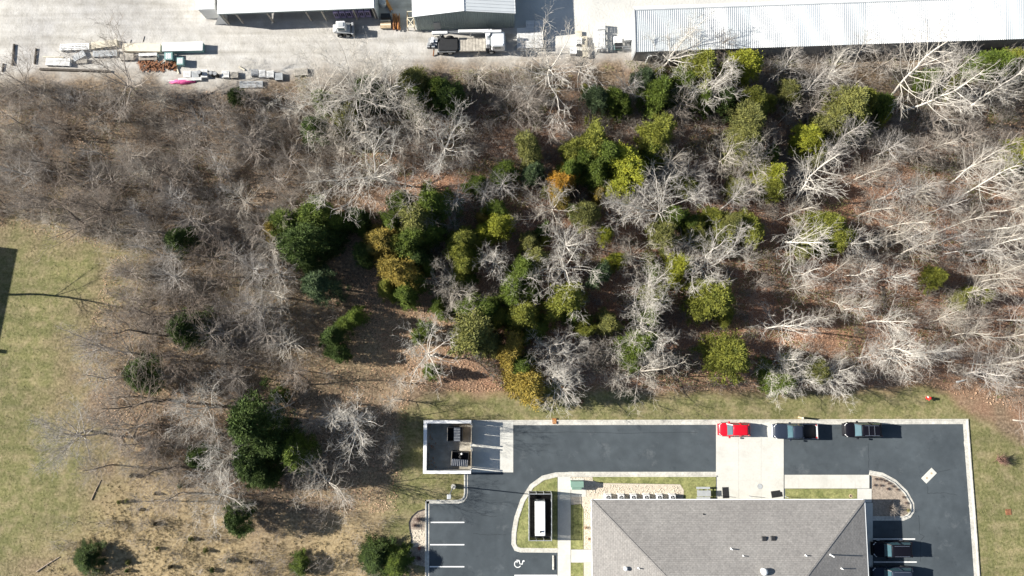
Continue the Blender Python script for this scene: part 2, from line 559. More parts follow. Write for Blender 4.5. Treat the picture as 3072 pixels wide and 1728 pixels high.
slabs('driveway_apron', 2148, 2351, 1268, 1500, 3, 4, 0.022)
slabs('dumpster_pad_apron', 1416, 1540, 1264, 1417, 1, 2, 0.022)
slabs('dumpster_pad', 1278, 1414, 1266, 1416, 2, 2, 0.022, M_padst)
slabs('sidewalk', 1673, 1712, 1430, 1745, 1, 8, 0.10)
slabs('entrance_walk', 1713, 1780, 1648, 1687, 2, 1, 0.10)
slabs('transformer_pad', 1713, 1758, 1466, 1490, 1, 1, 0.10)
slabs('east_walk', 2353, 2607, 1424, 1465, 6, 1, 0.10)
slabs('corner_walk', 2571, 2614, 1466, 1507, 1, 1, 0.10)
slabs('side_walk', 2585, 2617, 1508, 1760, 1, 6, 0.10)

# kerbs (raised strip + gutter pan); gutter lies to the given side of the path
def kerb(name, P, side, joints=True, gut=0.5, h=0.14):
    path = [(p.x, p.y) for p in Wa(P)]
    s = side
    g = strip(path, 0.15 * s, (0.15 + gut) * s, 0.0, 0.026).build('gutter', M_conc2)
    k = strip(path, 0.0, 0.152 * s, 0.0, h).build(name, M_conc2)
    g.parent = k
    tag(k, kind='structure')
    return k


kerb('kerb', [(1416, 1260), (2000, 1259), (2903, 1256.5), (2912, 1380), (2926, 1560), (2936, 1700), (2942, 1790)], -1)
kerb('kerb', [(1392, 1423), (1392, 1478), (1390, 1489), (1384, 1496), (1374, 1499), (1276, 1499)], 1, gut=0.32)
kerb('kerb', [(1276, 1499), (1275, 1790)], 1, gut=0.35)
island_w = [(1705, 1430), (1668, 1431), (1632, 1440), (1600, 1463), (1574, 1504), (1556, 1556), (1549, 1596), (1548, 1630), (1553, 1640), (1563, 1643), (1673, 1644)]
kerb('kerb', island_w, -1, gut=0.42)
kerb('kerb', [(2149, 1430), (1705, 1430)], -1, gut=0.45)
bed_e = [(2607, 1424), (2645, 1431), (2680, 1450), (2711, 1480), (2729, 1512), (2730, 1530), (2722, 1542), (2708, 1548), (2616, 1548)]
kerb('kerb', bed_e, 1, gut=0.40)

# raised planting islands
def island(name, P, m, z=0.095):
    o = MB().prism([(p.x, p.y) for p in Wa(P)], 0.0, z).build(name, m)
    return tag(o, kind='structure')


island('island_lawn', island_w[1:] + [(1672, 1432)], M_lawn)
island('lawn_strip', [(1712, 1515), (1743, 1512), (1750, 1530), (1750, 1647), (1712, 1647)], M_lawn, 0.098)
island('lawn_strip', [(1712, 1688), (1750, 1688), (1750, 1760), (1712, 1760)], M_lawn, 0.098)
island('lawn_strip', [(1778, 1430), (2147, 1430), (2147, 1499), (2050, 1499), (2052, 1470), (2040, 1452), (1800, 1448), (1778, 1440)], M_lawn, 0.098)
island('lawn_strip', [(2356, 1466), (2570, 1466), (2570, 1503), (2356, 1503)], M_lawn, 0.098)
island('stone_bed', [(1713, 1431), (1777, 1431), (1778, 1442), (1800, 1449), (2040, 1453), (2051, 1470), (2049, 1510), (1790, 1510), (1790, 1647), (1751, 1647), (1751, 1528), (1744, 1511), (1713, 1514)], M_stone, 0.09)
island('stone_bed', [(1751, 1688), (1790, 1688), (1790, 1760), (1751, 1760)], M_stone, 0.09)
island('planting_bed', bed_e + [(2616, 1430)], M_mulch, 0.09)
bed_w = [(1275, 1526), (1252, 1533), (1235, 1548), (1226, 1566), (1228, 1590), (1233, 1612), (1231, 1636), (1225, 1655), (1236, 1690), (1275, 1700)]
MB().prism([(p.x, p.y) for p in Wa(bed_w)], 0.0, 0.05).build('edge_bed', M_stone)['kind'] = 'structure'
edg = strip([(p.x, p.y) for p in Wa(bed_w[:8])], 0, 0.12, 0, 0.11).build('bed_edging', M_dark)
tag(edg, kind='structure')
MB().prism([(p.x, p.y) for p in Wa([(1274, 1530), (1254, 1537), (1238, 1550), (1229, 1568), (1231, 1588), (1274, 1590)])], 0.0, 0.057).build('mulch_patch', M_mulch)['kind'] = 'structure'
MB().prism([(p.x, p.y) for p in Wa([(1274, 1640), (1234, 1640), (1232, 1690), (1274, 1700)])], 0.0, 0.057).build('mulch_patch', M_mulch)['kind'] = 'structure'

# cracks in the asphalt and the ragged pale edge along the right kerb
M_crack = mat('crack_sealant', (0.022, 0.026, 0.030), 0.8, 0.2, 3)
for P in ([(2755, 1545), (2760, 1575), (2756, 1600), (2772, 1608), (2762, 1622), (2760, 1700)], [(2800, 1422), (2830, 1412), (2856, 1409)], [(2782, 1460), (2784, 1480), (2830, 1479), (2880, 1486)], [(2605, 1330), (2606, 1380), (2604, 1410)], [(1420, 1600), (1470, 1604), (1530, 1603)], [(1408, 1520), (1450, 1546), (1500, 1551)], [(1500, 1300), (1700, 1297), (1900, 1299), (2140, 1297)]):
    q_ = []
    for (a_, b_) in zip(P[:-1], P[1:]):
        for k in range(5):
            t = k / 5
            p = W(a_[0] + (b_[0] - a_[0]) * t, a_[1] + (b_[1] - a_[1]) * t)
            q_.append((p.x + rnd.uniform(-0.06, 0.06), p.y + rnd.uniform(-0.06, 0.06)))
    strip(q_, -0.018, 0.018, 0.012, 0.0155).build('crack', M_crack, asph)
pw = []
for k in range(46):
    v = 1275 + k * 10.5
    u = 2900 + (v - 1275) * 0.075 - 4 - 6 * rnd.random() ** 2 - 4 * max(0, math.sin(k * 0.31))
    pw.append((u, v))
edge = Wa(pw) + Wa([(2938, 1760), (2896, 1275)])
MB().sheet([(p.x, p.y) for p in edge], 0.017).build('worn_edge', M_conc2, asph)

# painted lines
for (u0, u1, v) in ((1292, 1393, 1567), (1290, 1393, 1634), (1289, 1393, 1700), (2619, 2745, 1617), (2621, 2750, 1686), (2623, 2755, 1754), (1543, 1672, 1726)):
    a, b = W(u0, v), W(u1, v)
    MB().prism([(a.x, a.y - 0.07), (b.x, b.y - 0.07), (b.x, b.y + 0.07), (a.x, a.y + 0.07)], 0.013, 0.018).build('parking_line', M_paint, asph)
c = W(1556, 1691)                             # wheelchair symbol: head, back, seat, wheel ring
sy = MB()
ring = arc((c.x - 0.12, c.y - 0.05), 0.40, 60, 330, 14)
sy2 = strip(ring, -0.05, 0.05, 0.013, 0.018)
sy.add(sy2.v, sy2.f)
for (x0, y0, x1, y1) in ((-0.28, 0.42, 0.06, 0.40), (0.06, 0.42, 0.14, -0.05), (0.14, -0.02, 0.50, -0.06), (0.45, -0.02, 0.52, 0.36), (-0.22, 0.5, -0.2, 0.1)):
    st = strip([(c.x + x0, c.y + y0), (c.x + x1, c.y + y1)], -0.05, 0.05, 0.013, 0.0185)
    sy.add(st.v, st.f)
hd = arc((c.x + 0.62, c.y + 0.32), 0.11, 0, 324, 9)
sy.prism(hd, 0.013, 0.018)
sy.build('wheelchair_symbol', M_paint, asph)

# ------------------------------------------------------------------ small lot things
def thing_box(name, u, v, w, d, z0, z1, m, label, cat, rz=0.0, bev=0.03, group=None):
    p = W(u, v, z1)
    o = MB().bev(-w / 2, w / 2, -d / 2, d / 2, 0, z1 - z0, bev).build(name, m)
    o.location = (p.x, p.y, z0); o.rotation_euler = (0, 0, rz)
    return tag(o, label, cat, group)


ws = empty('wheel_stop', W(1660, 1687, 0.012), 0, 'white concrete wheel stop beside the wheelchair parking symbol', 'wheel stop')
MB().loft([[(-0.11, y, 0), (0.11, y, 0), (0.07, y, 0.12), (-0.07, y, 0.12)] for y in (-0.85, 0.85)]).build('block', M_conc2, ws)
for y in (-0.6, 0.6): MB().cyl((0, y, 0.118), (0, y, 0.13), 0.03).build('anchor_pin', M_dark, ws)

sp = W(2787, 1427, 0.012)
sl = empty('utility_slab', sp, math.radians(43), 'tilted white concrete slab with two holes set in asphalt', 'slab')
MB().bev(-0.95, 0.95, -0.45, 0.45, 0.0, 0.03, 0.01).build('slab_top', M_conc, sl)
for x in (-0.42, 0.42): MB().cyl((x, 0, 0.029), (x, 0, 0.036), 0.13, n=12).build('access_lid', M_wood2, sl)

mh = empty('manhole', W(2280, 1459, 0.036), 0, 'round grey manhole cover in the concrete driveway', 'manhole')
MB().cyl((0, 0, 0), (0, 0, 0.012), 0.33, n=20).build('rim', M_grey, mh)
MB().cyl((0, 0, 0.011), (0, 0, 0.02), 0.27, n=20).build('cover', M_galv, mh)
mh2 = empty('drain', W(2552, 1488, 0.098), 0, 'small round drain ring in the narrow lawn strip by the roof', 'drain')
MB().cyl((0, 0, 0), (0, 0, 0.03), 0.22, n=16).build('ring', M_wood2, mh2)
MB().cyl((0, 0, 0.028), (0, 0, 0.034), 0.12, n=16).build('grate', M_dark, mh2)

dm = empty('door_mat', W(2177, 1478, 0.038), math.radians(2), 'black rectangular door mat nearest the picnic table', 'mat')
MB().box(-0.4, 0.4, -0.68, 0.68, 0, 0.02).build('mat_base', M_rubber, dm)
for i in range(4):
    for j in range(7):
        MB().box(-0.36 + i * 0.19, -0.22 + i * 0.19, -0.64 + j * 0.19, -0.50 + j * 0.19, 0.02, 0.027).build('rubber_pad', M_dark, dm)
dm2 = empty('door_mat', W(2330, 1482, 0.038), math.radians(8), 'black notched door mat at right end of the driveway', 'mat')
MB().prism([(-0.68, -0.4), (0.7, -0.4), (0.7, 0.16), (0.52, 0.2), (0.45, 0.42), (-0.68, 0.42)], 0, 0.02).build('mat_base', M_rubber, dm2)
for i in range(6):
    for j in range(4):
        MB().box(-0.64 + i * 0.19, -0.50 + i * 0.19, -0.37 + j * 0.19, -0.23 + j * 0.19, 0.02, 0.027).build('rubber_pad', M_dark, dm2)

for (u, v, h, lab) in ((2160, 1487, 0.95, 'thin grey rail post beside the rectangular door mat'), (2248, 1488, 0.95, 'thin grey rail post below the manhole cover'), (2356, 1489, 1.0, 'thin brown rail post at the corner of the narrow lawn strip')):
    p = empty('rail_post', W(u, v, 0.03), 0, lab, 'post')
    MB().cyl((0, 0, 0), (0, 0, h), 0.03).build('shaft', M_grey, p)
    MB().cyl((0, 0, h), (0, 0, h + 0.03), 0.04).build('cap', M_grey, p)
    MB().box(-0.07, 0.07, -0.07, 0.07, 0, 0.015).build('base_plate', M_grey, p)

po = empty('marker_post', W(2397, 1252), 0, 'short pale wooden post on the grass above the pickup', 'post')
MB().cyl((0, 0, 0), (0.02, 0, 1.25), 0.13, 0.12, 10).build('shaft', M_wood2, po)
MB().cyl((0.02, 0, 1.25), (0.02, 0, 1.33), 0.14, 0.06, 10).build('cap', M_cream, po)

hy = empty('fire_hydrant', W(2782, 1194), 0.3, 'small red fire hydrant on the lawn right of the big bare tree', 'hydrant')
MB().cyl((0, 0, 0), (0, 0, 0.06), 0.22, n=12).build('flange', M_red, hy)
MB().cyl((0, 0, 0.05), (0, 0, 0.62), 0.16, 0.15, 12).build('barrel', M_red, hy)
MB().sphere((0, 0, 0.62), 0.19, 0.19, 0.17).build('bonnet', M_red, hy, True)
for a in (0, 120, 240):
    x, y = math.cos(math.radians(a)), math.sin(math.radians(a))
    MB().cyl((0.1 * x, 0.1 * y, 0.45), (0.30 * x, 0.30 * y, 0.45), 0.085, n=10).build('nozzle', M_white if a == 120 else M_red, hy)

gp_ = empty('ground_plate', W(3025, 1536), 0.05, 'rust red square access plate in the right hand lawn', 'plate')
MB().bev(-0.36, 0.36, -0.36, 0.36, 0, 0.05, 0.02).build('frame', M_rust, gp_)
MB().box(-0.28, 0.28, -0.28, 0.28, 0.05, 0.06).build('lid', M_rust, gp_)
dg = empty('drain_grate', W(1663, 1263, 0.02), 0, 'rusty orange drain grate in the kerb above the asphalt', 'grate')
MB().box(-0.27, 0.27, -0.36, 0.36, 0, 0.14).build('frame', M_rust, dg)
for i in range(4): MB().box(-0.2 + 0.11 * i, -0.14 + 0.11 * i, -0.3, 0.3, 0.14, 0.155).build('grate_bar', M_orange, dg)
lg = empty('white_log', W(2880, 1143), math.radians(14), 'short white pole lying among leaves above the lawn corner', 'log')
MB().cyl((-0.55, 0, 0.1), (0.5, 0, 0.1), 0.10, 0.09, 8).build('pole', M_white, lg)
MB().cyl((0.5, 0, 0.1), (0.56, 0, 0.1), 0.075, 0.07, 8).build('end_cut', M_cream, lg)

# lamp post
lp = empty('lamp_post', W(1361, 1458), 0, 'tall parking lot lamp post on a round concrete base', 'lamp post')
MB().cyl((0, 0, 0), (0, 0, 0.6), 0.30, n=16).build('concrete_base', M_conc2, lp)
MB().cyl((0, 0, 0.6), (0, 0, 5.4), 0.075, 0.055, 8).build('pole', M_grey, lp)
MB().bar((0, 0, 5.3), (-0.1, -0.2, 5.35), 0.06, 0.06).build('arm', M_grey, lp)
MB().bev(-0.32, 0.16, -0.55, -0.02, 5.41, 5.56, 0.04).build('lamp_head', M_galv, lp)
MB().box(-0.25, 0.09, -0.48, -0.09, 5.395, 5.41).build('lens', M_lamp, lp)

# picnic table
pt = empty('picnic_table', W(2107, 1477, 0.10), 0, 'grey picnic table on the lawn strip beside the driveway', 'picnic table')
for i in range(5): MB().box(-0.85, 0.85, -0.36 + i * 0.146, -0.23 + i * 0.146, 0.70, 0.74).build('table_plank', M_galv, pt)
for y in (-0.62, 0.62):
    s = MB().box(-0.85, 0.85, y - 0.13, y + 0.13, 0.42, 0.46).build('bench_seat', M_galv, pt)
for x in (-0.6, 0.6):
    MB().bar((x, -0.32, 0), (x, -0.12, 0.69), 0.05, 0.05).build('leg', M_grey, pt)
    MB().bar((x, 0.32, 0), (x, 0.12, 0.69), 0.05, 0.05).build('leg', M_grey, pt)
    MB().box(x - 0.025, x + 0.025, -0.72, 0.72, 0.36, 0.42).build('cross_beam', M_grey, pt)

# green transformer
tr = empty('transformer_box', W(1729, 1455, 0.09), 0, 'green pad mounted transformer box on the stone bed', 'transformer')
MB().bev(-0.78, 0.78, -0.05, 0.62, 0.0, 1.25, 0.03).build('tank', M_green, tr)
MB().loft([[(x, -0.05, 0.0), (x, -0.42, 0.0), (x, -0.42, 0.95), (x, -0.05, 1.12)] for x in (-0.62, 0.55)]).build('cabinet', M_green, tr)
MB().bev(-0.81, 0.81, -0.08, 0.66, 1.25, 1.30, 0.02).build('lid', M_green, tr)
MB().box(0.30, 0.36, -0.45, -0.42, 0.4, 0.7).build('handle', M_dark, tr)
MB().box(-0.95, 0.95, -0.6, 0.8, -0.02, 0.03).build('pad', M_conc, tr)

# six air conditioning condensers
ORD = ['first', 'second', 'third', 'fourth', 'fifth', 'sixth', 'seventh', 'eighth', 'ninth', 'tenth', 'eleventh', 'twelfth', 'thirteenth', 'fourteenth', 'fifteenth', 'sixteenth', 'seventeenth', 'eighteenth', 'nineteenth', 'twentieth']
ac = empty('air_conditioner', (0, 0, 0))
MB().bev(-0.37, 0.37, -0.37, 0.37, 0.05, 0.74, 0.03).build('casing', M_whitebox, ac)
MB().cyl((0, 0, 0.735), (0, 0, 0.75), 0.28, n=16).build('fan_well', M_dark, ac)
for a in range(4):
    t = a * math.pi / 2 + 0.4
    MB().bar((0, 0, 0.757), (0.25 * math.cos(t), 0.25 * math.sin(t), 0.757), 0.09, 0.01).build('fan_blade', M_grey, ac)
MB().cyl((0, 0, 0.755), (0, 0, 0.77), 0.06, n=8).build('hub', M_grey, ac)
MB().box(-0.45, 0.45, -0.45, 0.45, 0, 0.05).build('pad', M_conc, ac)
for i, u in enumerate((1825, 1864, 1901, 1940, 1979, 2018)):
    o = ac if i == 0 else copy_tree(ac)
    o.location = W(u, 1493, 0.75) - Vector((0, 0, 0.66))
    tag(o, ORD[i] + ' white air conditioner from left along the shingled roof edge', 'air conditioner', 'air conditioners behind the office')

# generator inside its fence
gn = empty('generator', W(1620.5, 1556, 1.9) - Vector((0, 0, 1.8)), 0, 'long white standby generator inside the fenced enclosure', 'generator')
MB().bev(-0.62, 0.62, -2.05, 2.05, 0.15, 1.85, 0.04).build('housing', M_white, gn)
MB().box(-0.56, 0.56, -2.0, 2.0, 0.0, 0.15).build('skid', M_dark, gn)
for a, b in (((-0.5, -1.95), (0.5, -1.35)), ((0.5, -1.95), (-0.5, -1.35))):
    MB().bar((*a, 1.86), (*b, 1.86), 0.03, 0.03).build('cross_brace', M_grey, gn)
MB().cyl((0.05, -1.5, 1.85), (0.05, -1.5, 2.05), 0.09, n=10).build('exhaust', M_dark, gn)
for y in (-0.95, 0.1, 1.15): MB().box(-0.6, 0.6, y - 0.012, y + 0.012, 1.845, 1.862).build('seam', M_galv, gn)
A0, A1, A2, A3 = (W(1587, 1482, 2), W(1655, 1482, 2), W(1655, 1622, 2), W(1587, 1622, 2))
MB().prism([(p.x, p.y) for p in (A0, A1, A2, A3)], 0.0, 0.108).build('generator_bed', M_dgravel)['kind'] = 'structure'
fe = empty('enclosure_fence', ((A0.x + A2.x) / 2, (A0.y + A2.y) / 2, 0.1), 0, 'dark slatted fence with pale top rail around the generator', 'fence')
oc = Vector((fe.location.x, fe.location.y, 0))
cs = [(p - oc) for p in (A0, A1, A2, A3)]
for k in range(4):
    a, b = cs[k], cs[(k + 1) % 4]
    n = 3 if k % 2 == 0 else 6
    for i in range(n):
        p = a.lerp(b, i / n)
        MB().cyl((p.x, p.y, 0), (p.x, p.y, 1.95), 0.045).build('post', M_galv, fe)
    MB().bar((a.x, a.y, 1.9), (b.x, b.y, 1.9), 0.06, 0.05).build('rail', M_galv, fe)
    MB().bar((a.x, a.y, 0.15), (b.x, b.y, 0.15), 0.05, 0.05).build('rail', M_galv, fe)
    d = (b - a); L = d.length; d.normalize()
    sl_ = MB()
    m_ = int(L / 0.10)
    for i in range(m_):
        p, q = a + d * (i + 0.06) * L / m_, a + d * (i + 0.90) * L / m_
        sl_.bar((p.x, p.y, 1.0), (q.x, q.y, 1.0), 0.012, 1.66)
    so = sl_.build('slats', M_dark, fe)
    so['kind'] = 'stuff'

# dumpster enclosure
E = {k: W(u, v, 2.0) for k, (u, v) in dict(a=(1271, 1261), b=(1414, 1261), c=(1414, 1421.5), d=(1269.5, 1421.5)).items()}
en = empty('dumpster_enclosure', ((E['a'].x + E['c'].x) / 2, (E['a'].y + E['c'].y) / 2, 0), 0, 'white capped walls of the dumpster enclosure at the lot corner', 'enclosure')
ex0, ex1, ey0, ey1 = E['a'].x - en.location.x, E['b'].x - en.location.x, E['d'].y - en.location.y, E['a'].y - en.location.y
t = 0.30
for n_, (x0, x1, y0, y1) in dict(west=(ex0 + 0.05, ex0 + t, ey0 + 0.05, ey1 - 0.05), north=(ex0 + t, ex1 - 0.05, ey1 - t, ey1 - 0.05), south=(ex0 + t, ex1 - 0.05, ey0 + 0.05, ey0 + t)).items():
    w_ = MB().box(x0, x1, y0, y1, 0, 1.92).build('wall', M_wallw, en)
for (x0, x1, y0, y1) in ((ex0, ex0 + t + 0.12, ey0, ey1), (ex0 + t + 0.12, ex1, ey1 - t - 0.08, ey1), (ex0 + t + 0.12, ex1, ey0, ey0 + t + 0.08)):
    MB().bev(x0, x1, y0, y1, 1.92, 2.0, 0.015).build('wall_cap', M_paint, en)
ym = (ey0 + ey1) / 2
for y in (ey0 + t + 0.2, ym - 0.22, ym + 0.22, ey1 - t - 0.2):
    MB().box(ex1 - 0.08, ex1 + 0.06, y - 0.07, y + 0.07, 0, 1.95).build('gate_post', M_galv, en)
for y0, y1 in ((ey0 + t + 0.3, ym - 0.3), (ym + 0.3, ey1 - t - 0.3)):
    g = empty('gate', (0, 0, 0)); g.parent = en
    yc = (y0 + y1) / 2
    for a, b in ((y0, yc - 0.02), (yc + 0.02, y1)):
        n = int((b - a) / 0.16)
        for i in range(n):
            MB().box(ex1 - 0.05, ex1 - 0.02, a + i * (b - a) / n + 0.004, a + (i + 1) * (b - a) / n - 0.004, 0.08, 1.8).build('board', M_wood2, g)
        MB().box(ex1 - 0.02, ex1 + 0.02, a, b, 1.72, 1.8).build('gate_rail', M_wood, g)


def dumpster(u, v, w, d, h, rz, label, open_side):
    p = W(u, v, h)
    o = empty('dumpster', (p.x, p.y, 0.04), rz, label, 'dumpster')
    t = 0.05
    for nm, (x0, x1, y0, y1) in (('side', (-w / 2, -w / 2 + t, -d / 2, d / 2)), ('side', (w / 2 - t, w / 2, -d / 2, d / 2)), ('front', (-w / 2 + t, w / 2 - t, -d / 2, -d / 2 + t)), ('back', (-w / 2 + t, w / 2 - t, d / 2 - t, d / 2))):
        MB().box(x0, x1, y0, y1, 0.12, h).build(nm + '_panel', M_dark, o)
    MB().box(-w / 2 + t, w / 2 - t, -d / 2 + t, d / 2 - t, 0.12, 0.2).build('floor_panel', M_dark, o)
    MB().box(-w / 2 - 0.04, -w / 2, -d / 2, d / 2, h - 0.1, h + 0.02).build('rim', M_wood, o)
    for x in (-w / 2 + 0.15, w / 2 - 0.15):
        for y in (-d / 2 + 0.15, d / 2 - 0.15):
            MB().cyl((x - 0.04, y, 0.07), (x + 0.04, y, 0.07), 0.07, n=10).build('caster', M_rubber, o)
    # corrugated lid covering half
    x0, x1 = (0.0 - 0.15, w / 2 - 0.25) if open_side == 'left' else (-w / 2, w / 2)
    y0, y1 = (-d / 2, d / 2) if open_side == 'left' else (-d / 2, -0.02)
    li = MB().box(x0, x1, y0, y1, h + 0.02, h + 0.06).build('lid', M_carblue, o)
    nr = 9
    for i in range(nr):
        if open_side == 'left':
            yy = y0 + (i + 0.5) * (y1 - y0) / nr
            MB().box(x0 + 0.04, x1 - 0.04, yy - 0.03, yy + 0.03, h + 0.06, h + 0.085).build('lid_rib', M_grey, li)
        else:
            xx = x0 + (i + 0.5) * (x1 - x0) / nr
            MB().box(xx - 0.03, xx + 0.03, y0 + 0.04, y1 - 0.04, h + 0.06, h + 0.085).build('lid_rib', M_grey, li)
    for k in range(5):
        x, y = rnd.uniform(-w / 2 + 0.25, w / 2 - 0.25), rnd.uniform(0.1, d / 2 - 0.25)
        if open_side != 'left': MB().sphere((x, y, h - 0.5), 0.18, 0.15, 0.14, 7, 5).build('rubbish_bag', M_white if k == 0 else M_dark, o, True)
    return o


dumpster(1365, 1303, 1.85, 1.7, 1.35, 0, 'upper dark dumpster with blue grey ribbed lid inside enclosure', 'left')
dumpster(1380, 1377, 2.1, 1.75, 1.3, math.radians(-4), 'lower dark dumpster standing half open inside enclosure', 'top')
lit = MB()
for k in range(40):
    p = W(rnd.uniform(1284, 1312), rnd.uniform(1273, 1405))
    lit.sphere((p.x, p.y, 0.08), rnd.uniform(0.04, 0.14), rnd.uniform(0.04, 0.14), 0.05, 5, 4)
tag(lit.build('enclosure_litter', M_leafl), 'loose leaves and litter along the enclosure inner wall', 'litter', kind='stuff')


# ------------------------------------------------------------------ shingled office building
ofb = empty('office_building', (0, 0, 0), 0, 'office building with grey shingled hip roof beside the parking lot', 'building')
a, b = W(1775, 1499, 3.0), W(2593, 1500, 3.0)
ye = (a.y + b.y) / 2
x0, x1, y1 = a.x, b.x, ye
y0 = y1 - 21.0
ofb.location = ((x0 + x1) / 2, (y0 + y1) / 2, 0)
ox, oy = ofb.location.x, ofb.location.y
X0, X1, Y0, Y1 = x0 - ox, x1 - ox, y0 - oy, y1 - oy
dd = (Y1 - Y0) / 2
RP = 0.27
zr = 3.0 + RP * dd
MB().box(X0 + 0.6, X1 - 0.6, Y0 + 0.6, Y1 - 0.6, 0, 2.85).build('wall', M_wallw, ofb)
R0, R1 = (X0 + dd, 0, zr), (X1 - dd, 0, zr)
c0, c1, c2_, c3 = (X0, Y0, 3.0), (X1, Y0, 3.0), (X1, Y1, 3.0), (X0, Y1, 3.0)
for vs, m in (([c3, R0, R1, c2_], M_shx), ([c1, R1, R0, c0], M_shx), ([c0, R0, c3], M_shy), ([c2_, R1, c1], M_shy)):
    vs = vs[::-1] if (Vector(vs[1]) - Vector(vs[0])).cross(Vector(vs[2]) - Vector(vs[0])).z < 0 else vs
    lo = [(p[0], p[1], p[2] - 0.08) for p in vs]
    sl_ = MB().loft([lo, vs]).build('roof_slope', m, ofb)
for p, q in ((c3, R0), (c2_, R1), (c0, R0), (c1, R1), (R0, R1)):
    MB().bar((p[0], p[1], p[2] + 0.02), (q[0], q[1], q[2] + 0.0), 0.24, 0.03).build('hip_cap', M_shx, ofb)
for (p, q) in ((c3, c2_), (c0, c1)):
    MB().bar((p[0] - 0.06, p[1] + (0.04 if p[1] > 0 else -0.04), 2.93), (q[0] + 0.06, q[1] + (0.04 if p[1] > 0 else -0.04), 2.93), 0.1, 0.12).build('gutter', M_white, ofb)
for (p, q) in ((c0, c3), (c1, c2_)):
    s = 0.04 if p[0] > 0 else -0.04
    MB().bar((p[0] + s, p[1], 2.93), (q[0] + s, q[1], 2.93), 0.1, 0.12).build('gutter', M_white, ofb)


def roof_z(X, Y):
    return 3.0 + RP * min(X - X0, X1 - X, Y - Y0, Y1 - Y)


def roof_pt(u, v):
    z = 4.0
    for _ in range(6):
        p = W(u, v, z)
        z = roof_z(p.x - ox, p.y - oy)
    return p.x - ox, p.y - oy, z


for (u, v, r, h, m) in ((1916, 1704, 0.06, 0.45, M_white), (2193, 1646, 0.06, 0.5, M_white), (2229, 1667, 0.05, 0.35, M_white), (2417, 1666, 0.06, 0.35, M_white), (2491, 1664, 0.07, 1.0, M_white), (2524, 1705, 0.06, 0.45, M_white), (2111, 1543, 0.06, 0.12, M_dark)):
    x, y, z = roof_pt(u, v)
    vp = MB().cyl((x, y, z - 0.1), (x, y, z + h), r, n=10).build('vent_pipe', m, ofb)
    MB().cyl((x, y, z - 0.05), (x, y, z + 0.06), r * 2.2, r * 1.2, 10).build('flashing', m, vp)
for (u, v, r) in ((1876, 1704, 0.26), (2290, 1713, 0.42)):
    x, y, z = roof_pt(u, v)
    vp = MB().cyl((x, y, z - 0.2), (x, y, z + 0.25), r * 0.8, n=14).build('turbine_vent', M_white, ofb)
    MB().sphere((x, y, z + 0.35), r, r, r * 0.75, 14, 8).build('vent_dome', M_white, vp, True)
for (u, v) in ((2292, 1616), (2319, 1615)):
    x, y, z = roof_pt(u, v)
    MB().bev(x - 0.28, x + 0.28, y - 0.26, y + 0.26, z - 0.15, z + 0.16, 0.06).build('box_vent', M_dark, ofb)


